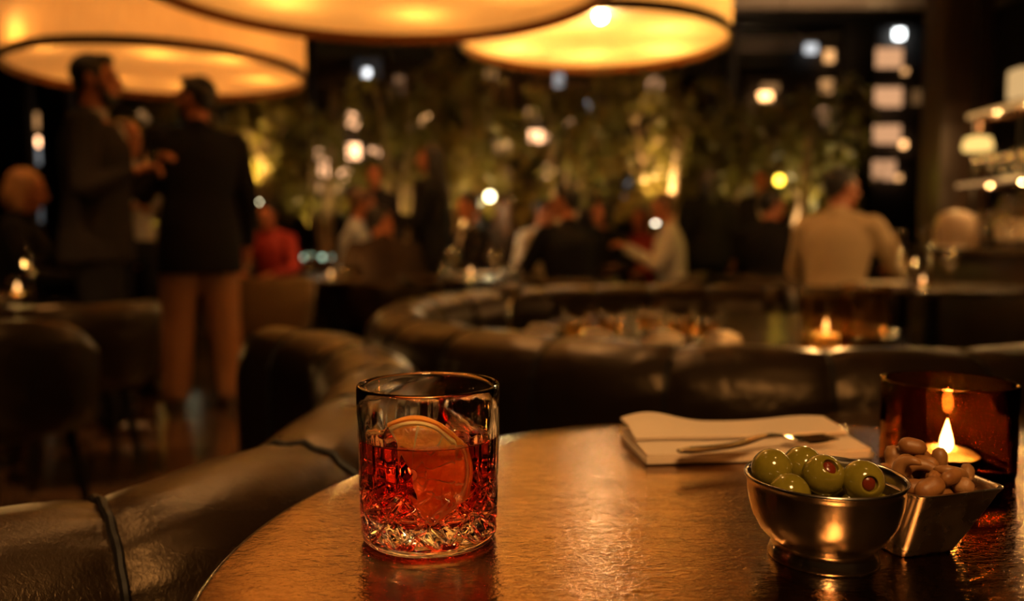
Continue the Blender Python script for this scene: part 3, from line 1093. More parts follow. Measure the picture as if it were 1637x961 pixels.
def rad_out(th, z):
    r = GR - .0022 * (1 - min(1, z / GH)) ** 1.5
    zb = .006
    if z < zb:
        r -= .006 * (1 - math.sqrt(max(0, 1 - ((zb - z) / zb) ** 2)))
    # upper flutes: long wedge cuts
    n = 16
    ph = (th * n / (2 * PI)) % 1 - .5
    if z > .038:
        top = .0775 - .008 * (2 * abs(ph)) ** 2
        k = max(0, min(1, (top - z) / .012)) * max(0, min(1, (z - .038) / .004))
        r -= k * .0008 * max(0, 1 - abs(ph) / .42) ** .8
        r -= k * .0009 * math.exp(-(abs(abs(ph) - .5) / .05) ** 2)
    # lower: crossed diamond cuts
    if z < .040:
        k = max(0, min(1, (.040 - z) / .003)) * max(0, min(1, (z - .006) / .003))
        m = 10
        s = (z - .006) / .033
        a = ((th * m / (2 * PI)) + s * 1.0) % 1
        b = ((th * m / (2 * PI)) - s * 1.0) % 1
        g = lambda q: max(0, 1 - min(q, 1 - q) / .16)
        a2 = ((th * m / (2 * PI)) + s * 2.0 + .25) % 1
        b2 = ((th * m / (2 * PI)) - s * 2.0 + .25) % 1
        g2 = lambda q: max(0, 1 - min(q, 1 - q) / .07)
        r -= k * (.0021 * max(g(a), g(b)) + .0009 * max(g2(a2), g2(b2)))
    # shallow ring of thumb cuts round the foot
    return r


NT = 320
zs = [.0004, .001, .002, .0035, .005] + [.006 + k * .0006 for k in range(58)] + [.0415 + k * .0012 for k in range(34)]
zs = [z for z in zs if z < GH - .0035]
rin_r = GR - .0030
LZ = .0635                       # height of the drink
FLOOR = .0165
mb = MB()
mb.keep = True
rings = []


def ring_fn(fn, z):
    return [V((fn(2 * PI * k / NT, z) * math.cos(2 * PI * k / NT), fn(2 * PI * k / NT, z) * math.sin(2 * PI * k / NT), z)) for k in range(NT)]


rc = lambda r: (lambda th, z: r)
rings.append(ring_fn(rc(.004), .0030))
rings.append(ring_fn(rc(.022), .0026))
rings.append(ring_fn(rc(.031), .0010))
rings.append(ring_fn(rc(.033), .0))
for z in zs:
    rings.append(ring_fn(rad_out, z))
for q in range(1, 8):            # rounded lip
    a = PI * q / 8
    rm = (GR + rin_r) / 2
    hw = (GR - rin_r) / 2
    rings.append(ring_fn(rc(rm + hw * math.cos(a)), GH - .0022 + .0022 * math.sin(a)))
for z in [GH - .003 - k * .004 for k in range(11)]:
    if z > LZ + .0008:
        rings.append(ring_fn(rc(rin_r - .0002), z))
rings.append(ring_fn(rc(rin_r - .0003), LZ))
mb.loft(rings, cap=False)
n0 = len(mb.v)
mb.v.append((0, 0, .0030))
mb.f += [(n0, (k + 1) % NT, k) for k in range(NT)]
mb.mi += [0] * NT
body = mb.build('glass_body', 'clear', gl, sharp=28)

# the drink: its wetted wall meets the glass (index of the drink against glass), its surface meets the air
lm = glassmat('red aperitif drink', (1, 1, 1), 1.333, vol=((.95, .29, .12), 66))
an = lm.node_tree.nodes.new('ShaderNodeAttribute')
an.attribute_name = 'boundary_ior'
gn = [q for q in lm.node_tree.nodes if q.type == 'BSDF_GLASS'][0]
lm.node_tree.links.new(an.outputs['Fac'], gn.inputs['IOR'])
MT['drink'] = lm
lq = MB()
n = 96
r0 = rin_r - .0003
pr = [(0, FLOOR), (r0 * .5, FLOOR), (r0 - .006, FLOOR + .0004), (r0 - .002, FLOOR + .002), (r0, FLOOR + .006), (r0, FLOOR + .014), (r0, LZ - .01), (r0, LZ)]
lq.lathe(pr, n)
nside = len(lq.f)
lq.lathe([(r0, LZ), (r0 - .0005, LZ - .0005), (r0 - .0015, LZ - .0009), (r0 - .004, LZ - .0011), (r0 * .5, LZ - .0011), (0, LZ - .0011)], n)
drink = lq.build('drink', 'drink', gl, sharp=50)
me = drink.data
bm = bmesh.new()
bm.from_mesh(me)
bmesh.ops.remove_doubles(bm, verts=bm.verts, dist=1e-6)
bmesh.ops.recalc_face_normals(bm, faces=bm.faces)
bm.to_mesh(me)
bm.free()
at = me.attributes.new('boundary_ior', 'FLOAT', 'FACE')
for p in me.polygons:
    top = p.normal.z > .3 and p.center.z > LZ - .003
    at.data[p.index].value = 1.333 if top else .889
me.set_sharp_from_angle(angle=R(50))

# ice
rnd = random.Random(5)


def ice(cx, cy, cz, s, rot):
    t = bmesh.new()
    bmesh.ops.create_cube(t, size=s)
    bmesh.ops.bevel(t, geom=list(t.edges), offset=s * .16, segments=3, affect='EDGES', profile=.6)
    bmesh.ops.subdivide_edges(t, edges=list(t.edges), cuts=1, use_grid_fill=True)
    m = M4.Rotation(rot[2], 4, 'Z') @ M4.Rotation(rot[1], 4, 'Y') @ M4.Rotation(rot[0], 4, 'X')
    vs = []
    t.verts.index_update()
    for q in t.verts:
        d = .0007 * math.sin(q.co.x * 400 + cx * 900) * math.cos(q.co.y * 330) + .0006 * math.sin(q.co.z * 500)
        vs.append(m @ (q.co * (1 + d / s * 2)) + V((cx, cy, cz)))
    b = MB().add(vs, [[q.index for q in f.verts] for f in t.faces])
    t.free()
    return b.build('ice_cube', 'ice', gl, sharp=50)


ice(.017, .012, .0555, .026, (.3, .25, .5))
ice(-.018, .010, .0530, .025, (.15, -.3, 1.0))
ice(-.006, .022, .0300, .020, (.8, .2, .2))

drink.cycles.is_caustics_caster = True
body.cycles.is_caustics_caster = True
# orange slice: a thick half wheel standing in the drink
sl = MB()


def half_wheel(r0, r1, th, a0, a1, n=40):
    t = MB()
    rings = []
    for k in range(n + 1):
        a = R(a0 + (a1 - a0) * k / n)
        c, s = math.cos(a), math.sin(a)
        bz = min(th * .3, .0012)
        sec = [(r0, -th + bz), (r0 + bz if r0 > 0 else r0, -th), (r1 - bz, -th), (r1, -th + bz), (r1, th - bz), (r1 - bz, th), (r0 + bz if r0 > 0 else r0, th), (r0, th - bz)]
        rings.append([V((r * c, y, r * s)) for r, y in sec])
    t.loft(rings)
    return t


SRAD = .0322
osl = thing('orange_slice', 'orange slice standing in the red cocktail', 'garnish', (0, 0, 0))
rotS = M4.Rotation(R(5), 4, 'Z') @ M4.Rotation(R(-6), 4, 'X') @ M4.Rotation(R(71), 4, 'Y')
gw = V((GX, GY, TZ))
osl.location = gw + V((-.0065, -.0225, .0462))
osl.rotation_euler = rotS.to_euler()
half_wheel(SRAD - .0022, SRAD, .0030, -8, 188).build('peel', 'peel', osl)
half_wheel(SRAD - .0046, SRAD - .0022, .0029, -8, 188).build('pith', 'pith', osl)
for k in range(6):
    a0, a1 = -8 + k * 32.6 + 1.6, -8 + (k + 1) * 32.6 - 1.6
    half_wheel(.0035, SRAD - .0049, .0031, a0, a1, 10).build('pulp_segment', 'pulp', osl, sharp=60)
half_wheel(.0008, SRAD - .0046, .0022, -8, 188).build('membrane', 'pith', osl)
for q in osl.children:
    q.cycles.is_caustics_receiver = True

# ------------------------------------------------------------------ olive bowl
bc = PZ(1315, 889, TZ)
bx, by = bc.x, bc.y
bw = thing('olive_bowl', 'small round steel bowl of green olives on the bronze table', 'bowl', (bx, by, TZ), 0)
pr = [(0, .0045), (.024, .0045), (.0272, .004), (.0285, .0008), (.0300, .0004), (.0304, .0016), (.0288, .0060), (.0280, .0085), (.0300, .0108), (.0352, .0160), (.0395, .0245), (.0418, .0340), (.0428, .0425),
      (.0432, .0450), (.0440, .0458), (.0443, .0468), (.0438, .0477), (.0426, .0476), (.0419, .0465), (.0413, .0425), (.0403, .0340), (.0380, .0250), (.0335, .0168), (.0270, .0118), (.015, .0100), (0, .0098)]
MB().lathe(pr, 96).build('bowl_body', 'steel', bw, sharp=70)
OR = .0116


def olive(label, x, y, z, hole=None, r=OR, seed=0, long=1.10):
    q = random.Random(seed)
    d = V(hole).normalized() if hole else V((q.gauss(0, 1), q.gauss(0, 1) + 1.5, -.3)).normalized()
    rot = V((0, 0, 1)).rotation_difference(d).to_matrix()
    t = thing('olive', label, 'olive', (x, y, z), 0, 'olives in the steel bowl')
    n = 30
    prof = []
    for k in range(n + 1):
        a = -PI / 2 + PI * k / n
        rr, zz = r * math.cos(a), r * long * math.sin(a)
        prof.append((rr, zz))
    # hole at the +z end
    hr = r * .40
    prof = [p for p in prof if not (p[1] > 0 and p[0] < hr * 1.15)]
    zt = r * long * math.sqrt(1 - (hr * 1.1 / r) ** 2)
    prof[0] = (0, prof[0][1])
    prof += [(hr * 1.08, zt * .995), (hr * .95, zt * .97), (hr * .9, zt * .76), (0, zt * .72)]
    b = MB().lathe(prof, 32)
    MB().merge(b, lambda p: rot @ p).build('flesh', 'olive', t, sharp=60)
    pm = MB().ell((0, 0, zt * .79), (hr * .80, hr * .88, r * .14), n=14, m=8)
    MB().merge(pm, lambda p: rot @ p).build('pimento', 'pimento', t)
    return t


def O(px, py, Y):
    return P(px, py, Y)


OL = [('green olive at the left of the steel bowl', O(1234, 750, by + .004), (.2, .9, -.4)), ('green olive at the back of the bowl behind the middle one', O(1284, 745, by + .018), (-.2, .9, .1)),
      ('middle green olive with its red pimento showing on top', O(1316, 760, by - .005), (.12, -.62, .62)), ('green olive at the right of the bowl, red pimento hole facing front', O(1379, 769, by - .011), (-.02, -.95, .12)),
      ('low green olive half hidden by the front rim of the bowl', O(1262, 791, by - .016), (.3, .5, -.8))]
for i, (lab, p, h) in enumerate(OL):
    d = V((p.x - bx, p.y - by))
    olive(lab, p.x, p.y, p.z, h, OR * (1.0 if i != 4 else .98), i, 1.0 if i in (2, 3) else 1.07)
for i, (dx, dy, dz) in enumerate([(.016, .022, .0330), (-.002, -.0005, .0215), (.020, .004, .0245), (-.020, .006, .0255), (-.010, .026, .031), (.024, -.010, .0290), (.006, .0215, .0222)]):
    olive(['green olive at the back right, just under the bowl rim', 'green olive buried at the bottom of the bowl', 'green olive buried under the right-hand olive', 'green olive buried under the left-hand olive', 'green olive tucked against the back rim of the bowl',
           'green olive peeping out below the right-hand olive', 'green olive buried under the back ones'][i], bx + dx, by + dy, TZ + dz, None, OR * .97, 30 + i)

# ------------------------------------------------------------------ nut dish
pN = PZ(1476, 880, TZ)
dish = thing('nut_dish', 'square steel dish of mixed nuts on the bronze table beside the olives', 'dish', (0, 0, TZ), 0)
# bottom corners and rim corners (near, right, back, left), plan positions
RH = .0400
rimN = PZ(1468, 796, TZ + RH)
rimR = PZ(1612, 779, TZ + RH)
rimB = PZ(1490, 733, TZ + RH)
rimL = rimN + rimB - rimR
botN = PZ(1474, 878, TZ)
botR = PZ(1560, 868, TZ)
e1, e2 = (rimR - rimN).normalized(), (rimL - rimN).normalized()
cR = (rimN + rimR + rimB + rimL) / 4
s1, s2 = (rimR - rimN).length / 2, (rimL - rimN).length / 2
cB = V((cR.x, cR.y, 0)) + V((-.006, .0, 0))
dish.location = (cR.x, cR.y, TZ)


def rr_ring(k1, k2, z, off=(0, 0), rad=.008, n=7):
    out = []
    for (sa, sb, a0) in ((1, 1, 0), (-1, 1, 90), (-1, -1, 180), (1, -1, 270)):
        for q in range(n):
            a = R(a0 + 90 * q / (n - 1))
            u = sa * (k1 - rad) + rad * math.cos(a)
            v = sb * (k2 - rad) + rad * math.sin(a)
            p = e1 * u + e2 * v
            out.append(V((p.x + off[0], p.y + off[1], z)))
    return out


of = (-.011, -.001)
mid = lambda t: (of[0] * (1 - t), of[1] * (1 - t))
sk = .66
dr = []
dr.append(rr_ring(s1 * sk - .004, s2 * sk - .004, .0, of, .006))
dr.append(rr_ring(s1 * sk - .001, s2 * sk - .001, .0006, of, .007))
for t in (0.03, .1, .35, .65, .93):
    kk = sk + (1 - sk) * t ** .9
    dr.append(rr_ring(s1 * kk, s2 * kk, .0012 + (RH - .0022) * t, mid(t), .008))
dr.append(rr_ring(s1 + .0006, s2 + .0006, RH - .0014, (0, 0), .0085))
dr.append(rr_ring(s1 + .0008, s2 + .0008, RH - .0004, (0, 0), .0085))
dr.append(rr_ring(s1, s2, RH, (0, 0), .008))
dr.append(rr_ring(s1 - .0014, s2 - .0014, RH - .0002, (0, 0), .0075))
for t in (.93, .65, .35, .1, .06):
    kk = sk + (1 - sk) * t ** .9
    dr.append(rr_ring(s1 * kk - .0014, s2 * kk - .0014, .0014 + (RH - .0022) * t, mid(t), .007))
dr.append(rr_ring(s1 * sk - .006, s2 * sk - .006, .0028, of, .006))
MB().loft(dr).build('dish_body', 'steel_dull', dish, sharp=60)

# nuts: pack spheres in the dish, then put a nut in each
rnd = random.Random(3)
NN = 74
pos = []
rads = []
for k in range(NN):
    rads.append(rnd.choice([.0056, .0060, .0066, .0074]))
    pos.append([rnd.uniform(-.6, .6) * s1, rnd.uniform(-.6, .6) * s2, .012 + .05 * k / NN])
for it in range(420):
    for k in range(NN):
        pos[k][2] -= .0005
        pos[k][0] += (-.0002 if pos[k][0] > 0 else .0002) * (pos[k][2] > .036)
    for q in range(3):
        for a in range(NN):
            pa = pos[a]
            for b in range(a + 1, NN):
                pb = pos[b]
                dx, dy, dz = pb[0] - pa[0], pb[1] - pa[1], pb[2] - pa[2]
                rr = (rads[a] + rads[b]) * .93
                d2 = dx * dx + dy * dy + dz * dz
                if d2 < rr * rr:
                    d = math.sqrt(d2) + 1e-9
                    k = (rr - d) / d * .5
                    pa[0] -= dx * k
                    pa[1] -= dy * k
                    pa[2] -= dz * k
                    pb[0] += dx * k
                    pb[1] += dy * k
                    pb[2] += dz * k
        for a in range(NN):
            p = pos[a]
            p[2] = max(p[2], .0035 + rads[a])
            t = min(1, max(0, p[2] / RH))
            kk = sk + (1 - sk) * t ** .9
            o = e1 * 0
            l1, l2 = s1 * kk - .0022 - rads[a], s2 * kk - .0022 - rads[a]
            # offset of the slanted dish in e1/e2 axes
            ov = V((of[0] * (1 - t), of[1] * (1 - t), 0))
            o1, o2 = ov.dot(e1), ov.dot(e2)
            p[0] = max(o1 - l1, min(o1 + l1, p[0]))
            p[1] = max(o2 - l2, min(o2 + l2, p[1]))


def peanut_mesh(r):
    mb = MB()
    rings = []
    n = 14
    for k in range(13):
        t = k / 12
        z = (t - .5) * 2.5 * r
        rr = r * .80 * math.sqrt(max(0.0004, 1 - (2 * t - 1) ** 2)) * (1 + .05 * math.sin(9 * t))
        ring = []
        for j in range(n):
            a = 2 * PI * j / n
            gq = 1 - .16 * math.exp(-((a - PI / 2) / .25) ** 2)
            ring.append(V((rr * gq * math.cos(a), rr * .86 * gq * math.sin(a), z)))
        rings.append(ring)
    return mb.loft(rings)


def cashew_mesh(r):
    pts, rad = [], []
    for k in range(17):
        t = k / 16
        a = R(-105 + 210 * t)
        pts.append(V((r * 1.0 * math.cos(a) - r * .5, 0, r * 1.15 * math.sin(a))))
        e = min(t, 1 - t)
        rad.append(r * (.30 + .34 * t) * math.sqrt(max(.02, 1 - (1 - min(1, e / .22)) ** 2)))
    return MB().tube(pts, rad, 12)


def hazel_mesh(r, seed):
    mb = MB().ell((0, 0, 0), (r, r * .95, r * 1.02), n=18, m=12)
    q = random.Random(seed)
    ph = q.random() * 6
    vs = []
    for p in mb.v:
        v = V(p)
        d = v.normalized()
        k = 1 + .05 * math.sin(d.x * 5 + ph) * math.cos(d.y * 6) + (.10 if d.z > .9 else 0) + .03 * math.sin(d.z * 11)
        vs.append(tuple(v * k))
    mb.v = vs
    return mb


kinds = [('peanut', 'nut', peanut_mesh, 'peanut', 'pale roasted peanut in the steel nut dish'), ('cashew', 'cashew', cashew_mesh, 'cashew', 'curved cashew in the steel nut dish'), ('hazelnut', 'walnut', None, 'hazelnut', 'round brown hazelnut in the steel nut dish')]
proto = {}
order = sorted(range(NN), key=lambda k: -pos[k][2])
cls = ['peanut', 'peanut', 'cashew', 'peanut', 'hazelnut', 'cashew', 'peanut', 'cashew', 'hazelnut', 'peanut']
for idx, k in enumerate(q for q in range(NN) if pos[q][2] > .021):
    kd = cls[k % 10]
    e = {q[0]: q for q in kinds}[kd]
    r = rads[k] if kd != 'cashew' else rads[k] * 1.22
    key = (kd, round(r, 4))
    if key not in proto:
        o = (hazel_mesh(r, 1) if kd == 'hazelnut' else e[2](r)).build(kd, e[1], sharp=70)
        proto[key] = o
    else:
        o = proto[key].copy()
        COL.objects.link(o)
    pw = e1 * pos[k][0] + e2 * pos[k][1]
    o.location = (cR.x + pw.x, cR.y + pw.y, TZ + pos[k][2])
    o.rotation_euler = (rnd.uniform(0, 6), rnd.uniform(0, 6), rnd.uniform(0, 6))
    tag(o, e[4], 'nut', {'peanut': 'peanuts in the nut dish', 'cashew': 'cashews in the nut dish', 'hazelnut': 'hazelnuts in the nut dish'}[kd])

# ------------------------------------------------------------------ amber votive
av = PZ(1511, 752, TZ)
vt = thing('amber_candle_glass', 'amber glass holder with a lit tealight behind the nut dish', 'candle', (av.x, av.y, TZ), 0)
k = av.y / F
VR, VH = 100 * k, .0715
MB().lathe([(0, 0), (VR - .004, 0), (VR - .0008, .0015), (VR, .005), (VR, VH - .0015), (VR - .0004, VH - .0004), (VR - .0014, VH), (VR - .0026, VH - .0004), (VR - .003, VH - .0015), (VR - .003, .009), (VR - .006, .0065), (0, .006)], 96).build('glass_holder', 'amber', vt, sharp=50)
cx, cy = -.003, -.004
CANZ = .0135
MB().lathe([(0, .0068), (.0225, .0068), (.0232, .0076), (.0236, CANZ), (.0242, CANZ + .0008), (.0236, CANZ + .0012), (.0230, CANZ + .0004), (.0226, .009), (0, .009)], 48, c=(cx, cy, 0)).build('tealight_cup', 'alu', vt)
wx = MB().lathe([(0, .0094), (.0222, .0094), (.0224, CANZ - .003), (.018, CANZ - .0034), (.006, CANZ - .0042), (0, CANZ - .0046)], 48, c=(cx, cy, 0)).build('wax', 'wax', vt)
MB().tube([(cx, cy, CANZ - .0047), (cx + .0004, cy, CANZ + .0005), (cx + .0012, cy, CANZ + .0035)], .0006, 6).build('wick', 'wick', wx)
fz = CANZ + .0012
fl = [(q * 1.3, z * .80) for q, z in [(0, 0), (.0020, .0018), (.0032, .0055), (.0034, .0085), (.0030, .0125), (.0021, .0175), (.0011, .0230), (.0004, .0265), (0, .0285)]]
MB().lathe([(r * 1.08, fz + z) for r, z in fl], 20, c=(cx + .001, cy, 0)).build('flame', 'flame', vt)

# ------------------------------------------------------------------ napkin and fork
nk = thing('folded_napkin', 'pale folded linen napkin with a fork on it, behind the olive bowl', 'napkin', (0, 0, TZ), 0)
cA, cBk, cC, cD = PZ(992, 700, TZ), PZ(1034, 745, TZ), PZ(1398, 735, TZ), PZ(1322, 689, TZ)


def bil(u, v):
    """u along the front edge, v from front to back"""
    return cBk.lerp(cC, u).lerp(cA.lerp(cD, u), v)


def sheet(u0, u1, v0, v1, zf, th, nu=40, nv=24):
    top, botm = [], []
    for j in range(nv + 1):
        for i in range(nu + 1):
            u, v = u0 + (u1 - u0) * i / nu, v0 + (v1 - v0) * j / nv
            p = bil(u, v)
            z = zf(u, v)
            top.append(V((p.x, p.y, z + th)))
            botm.append(V((p.x, p.y, z)))
    N = len(top)
    fs = []
    W = nu + 1
    for j in range(nv):
        for i in range(nu):
            a = j * W + i
            fs.append((a, a + 1, a + W + 1, a + W))
            fs.append((N + a, N + a + W, N + a + W + 1, N + a + 1))
    bd = [i for i in range(W)] + [j * W + nu for j in range(1, nv + 1)] + [nv * W + i for i in range(nu - 1, -1, -1)] + [j * W for j in range(nv - 1, 0, -1)]
    for a, b in zip(bd, bd[1:] + bd[:1]):
        fs.append((b, a, N + a, N + b))
    return MB().add(top + botm, fs)


sm_ = lambda a, b, x: (lambda t: t * t * (3 - 2 * t))(max(0, min(1, (x - a) / (b - a))))
sheet(0, 1, 0, 1, lambda u, v: .0006 + .0008 * sm_(.1, 0, v), .0042).build('lower_fold', 'napkin', nk)
sheet(.005, .99, .02, .995, lambda u, v: .0056 + .0012 * math.sin(u * 5 + 1) ** 2 * sm_(0, .4, v), .0030).build('middle_fold', 'napkin', nk)


def zup(u, v):
    lift = .0105 * math.exp(-((u - .12) / .17) ** 2) * sm_(.35, .75, v)
    dip = .0030 * math.exp(-((u - .86) / .16) ** 2) * sm_(.2, .8, v)
    return .0106 + lift + dip


sheet(.0, .975, .42, .99, zup, .0022).build('upper_fold', 'napkin', nk)
# a fork laid across the napkin
fk = thing('fork', 'steel fork lying across the folded napkin', 'fork', (0, 0, TZ), 0)
pa, pb = PZ(1085, 722, TZ + .016), PZ(1330, 699, TZ + .016)
ax = (pb - pa)
LF = ax.length
ax.normalize()
sd = V((-ax.y, ax.x, 0))


def FP(s, w, z):
    q = pa + ax * s + sd * w
    return V((q.x, q.y, z))


def zfork(s):
    t = s / LF
    return .0158 + .003 * (1 - t) ** 2 * 0 + .006 * math.exp(-((t - .58) / .16) ** 2) + .0005 * t


hs = []
for i in range(26):
    s = LF * .66 * i / 25
    t = i / 25
    wd = .0068 * (1 - t) ** .8 + .0026 if i > 1 else .0035 + .0022 * i
    z = zfork(s)
    hs.append([FP(s, -wd, z), FP(s, -wd * .7, z + .0014), FP(s, wd * .7, z + .0014), FP(s, wd, z), FP(s, wd * .7, z - .0008), FP(s, -wd * .7, z - .0008)])
MB().loft(hs).build('handle', 'cutlery', fk)
hs = []
for i in range(12):
    s = LF * (.66 + .13 * i / 11)
    wd = .0026 + .0090 * sm_(0, 8, i)
    z = zfork(s) - .0014 * sm_(0, 6, i)
    hs.append([FP(s, -wd, z + .0008), FP(s, -wd * .6, z + .0004), FP(s, wd * .6, z + .0004), FP(s, wd, z + .0008), FP(s, wd * .6, z - .0010), FP(s, -wd * .6, z - .0010)])
hd = MB().loft(hs).build('head', 'cutlery', fk)
for k in range(4):
    o = -.0084 + .0056 * k
    MB().tube([FP(LF * q, o * (1 if q < .95 else .98), zfork(LF * q) - .0010 + .0012 * (q - .79) / .21) for q in (.785, .85, .92, 1.0)], [.0019, .0017, .0015, .0008], 8).build('tine', 'cutlery', fk)
ADDED_LAMP_POWER = 19
# ------------------------------------------------------------------ people


def rotx(p, a, o):
    q = V(p) - V(o)
    c, s = math.cos(a), math.sin(a)
    return V((q.x, q.y * c - q.z * s, q.y * s + q.z * c)) + V(o)


def person(label, x, y, face, H=1.75, pose='stand', top='black', bottom='black', hair='short', hairm='hair_dark', beard=False, shirt=None, jacket=True, lean=0, yaw=0, nod=0,
           armL=None, armR=None, build=1.0, zseat=.45, legs=None, collar=None, group='guests in the restaurant', skirt=.80):
    """own frame: +Y is the way the body faces, +X its right hand. armL/armR = (elbow, wrist) offsets from the shoulder, or a name"""
    k = H / 1.75
    t = thing('person', label, 'person', (x, y, 0), R(face), group)
    sit = pose == 'sit'
    drop = (.945 - (zseat + .085) / k) if sit else 0
    ZP = .93 - drop
    piv = V((0, 0, ZP))
    T = lambda p: rotx((p[0], p[1], p[2] - drop), -R(lean), piv) * k
    S_ = lambda p: V(p) * k
    bw = build
    # skeleton
    sh = {s: V((s * .178 * bw, 0, 1.405)) for s in (-1, 1)}
    hip = {s: V((s * .088, 0, .92 - drop)) for s in (-1, 1)}
    knee, ank = {}, {}
    for s in (-1, 1):
        if sit:
            knee[s] = V((s * .125, .43, .925 - drop))
            ank[s] = V((s * .12, .40, .085))
        else:
            lg = (legs or {}).get(s, (0, 0))
            knee[s] = V((s * .095 + lg[0] * .5, .02 + lg[1] * .5, .50))
            ank[s] = V((s * .10 + lg[0], -.02 + lg[1], .085))
    AN = {'hang': (V((.055, -.03, -.285)), V((.065, .05, -.53))), 'hold': (V((.06, .04, -.28)), V((.0, .27, -.22))), 'table': (V((.09, .14, -.24)), V((-.03, .36, -.24))),
          'gesture': (V((.12, .12, -.22)), V((.06, .34, -.06))), 'pocket': (V((.11, -.06, -.27)), V((.06, .07, -.46)))}
    arms = {}
    for s, a in ((-1, armL), (1, armR)):
        a = a or ('table' if sit else 'hang')
        e, wv = AN[a] if isinstance(a, str) else (V(a[0]), V(a[1]))
        m = lambda q: V((q.x * s, q.y, q.z))
        arms[s] = (sh[s], sh[s] + m(e), sh[s] + m(wv), a)
    # head frame
    hc = V((0, .018, 1.632))
    Ry = M4.Rotation(R(yaw), 3, 'Z') @ M4.Rotation(-R(nod), 3, 'X')
    f, u, r = Ry @ V((0, 1, 0)), Ry @ V((0, 0, 1)), Ry @ V((1, 0, 0))
    Rm = M4((r, f, u)).transposed()
    HP = lambda a, b, c: hc + r * a + f * b + u * c

    def put(mb, src, fn):
        mb.merge(src, fn)

    body = MB()
    up = MB()          # upper body in unleaned coordinates
    lo = MB()

    def ringE(z, rx, ry, yo=0, n=28):
        return [V((rx * bw * math.cos(2 * PI * q / n), yo + ry * bw * math.sin(2 * PI * q / n), z)) for q in range(n)]

    TOR = [(.82, .10, .08, 0), (.86, .158, .112, 0), (.93, .168, .120, -.006), (1.02, .150, .108, 0), (1.12, .143, .104, .004), (1.24, .165, .116, .006), (1.33, .176, .115, .004), (1.39, .165, .098, .0), (1.435, .11, .075, -.004), (1.46, .06, .055, -.004)]
    up.loft([ringE(*q) for q in TOR])
    up.cap((-.168 * bw, 0, 1.402), (.168 * bw, 0, 1.402), .054, .054)
    up.cap((0, -.012, 1.43), HP(0, -.018, -.06), .056, .052)
    # head
    up.ell(HP(0, -.012, .026), (.073, .093, .088), Rm, 20, 14)
    up.ell(HP(0, .024, -.040), (.054, .066, .076), Rm, 18, 12)
    up.ell(HP(0, .070, -.093), (.022, .020, .018), Rm)
    up.cap(HP(0, .086, .016), HP(0, .108, -.020), .0085, .0135)
    up.cap(HP(-.036, .074, .030), HP(.036, .074, .030), .0125, .0125)
    for s in (-1, 1):
        up.ell(HP(s * .038, .058, -.024), (.024, .024, .022), Rm)
        up.ell(HP(s * .074, -.006, -.006), (.011, .021, .032), Rm)
        up.ell(HP(s * .012, .098, -.026), (.009, .010, .008), Rm)
    up.ell(HP(0, .086, -.054), (.023, .012, .0075), Rm)
    up.ell(HP(0, .084, -.066), (.019, .012, .0075), Rm)

    # arms and hands
    def hand(mb, wr, d, nrm, s, curl):
        d = d.normalized()
        sd_ = d.cross(nrm).normalized()
        nrm = sd_.cross(d)
        Rh = M4((sd_, d, nrm)).transposed()
        mb.ell(wr + d * .048, (.040, .052, .016), Rh, 16, 10)
        for q, (o, L) in enumerate(((-.030, .060), (-.010, .074), (.011, .079), (.031, .070))):
            p = wr + d * .082 + sd_ * o * (1 if s > 0 else -1)
            dd = d.copy()
            rad = [.0105, .0098, .0090, .0082]
            for j in range(3):
                dd = (M4.Rotation(-curl, 3, sd_) @ dd)
                e = p + dd * L * (.44, .32, .24)[j]
                mb.cap(p, e, rad[j], rad[j + 1], 8)
                p = e
        # thumb leaves the side of the palm near its base
        ts = sd_ * (1 if s > 0 else -1)
        p = wr + d * .025 + ts * .030
        dd = (d * .6 + ts * .75 + nrm * -.1).normalized()
        a = p + dd * .042
        mb.cap(p, a, .0125, .0105, 8)
        dd = (d * .9 + ts * .15 - nrm * .35).normalized()
        mb.cap(a, a + dd * .034, .0102, .0088, 8)

    sleeves = MB()
    hands = []
    for s in (-1, 1):
        a, e, wv, nm = arms[s]
        up.cap(a, e, .047 * bw, .039)
        up.cap(e, wv, .039, .027)
        d = (wv - e).normalized()
        curl = R(26) if nm == 'hang' else R(38)
        nrm = V((s, 0, 0)) if nm == 'hang' else V((0, .1, 1))
        hand(up, wv, d, nrm, 1 if (nm != 'hang') == (s < 0) else -1, curl)
        hands.append((s, wv, d))
        ce = wv - d * .018
        sleeves.cap(a, e, .066 * bw, .054)
        sleeves.cap(e, ce, .054, .040)
    put(body, up, T)
    for s in (-1, 1):
        lo.cap(hip[s], knee[s], .084 * bw, .056)
        lo.cap(knee[s], ank[s], .054, .036)
        lo.cap(ank[s] + V((0, -.02, -.045)), ank[s] + V((0, .14, -.055)), .036, .026)
    put(body, lo, S_)
    remesh(body.build('body', 'skin', t, sharp=0), .0068, 2)

    # clothing
    c = MB()
    g = .020 if jacket else .013
    tr = [(q[0], q[1] + g, q[2] + g, q[3]) for q in TOR[2:9]]
    if jacket:
        hem = (skirt, .196, .146, -.004) if not sit else (.84, .185, .135, 0)
        tr = [hem, (.90, .194, .144, -.004), (1.0, .180, .134, 0)] + tr[2:]
    c.loft([ringE(*q) for q in tr])
    c.cap((-.162 * bw, -.004, 1.402), (.162 * bw, -.004, 1.402), .069, .069)
    c.merge(sleeves)
    c.cap((0, -.014, 1.43), (0, -.014, 1.470), .082, .070)
    c.cap((-.10, -.012, 1.425), (.10, -.012, 1.425), .068, .068)
    cc = MB()
    put(cc, c, T)
    remesh(cc.build('jacket' if jacket else 'top', top, t, sharp=0), .011, 4)
    if shirt:
        q = MB()
        q.lathe([(.062, 1.445), (.068, 1.45), (.066, 1.495), (.060, 1.50), (.056, 1.49), (.056, 1.45)], 24, c=(0, -.008, 0), closed=True)
        q.ell((0, .105, 1.30), (.052, .040, .135))
        cc = MB()
        put(cc, q, T)
        cc.build('shirt', shirt, t)
    b = MB()
    g = .012
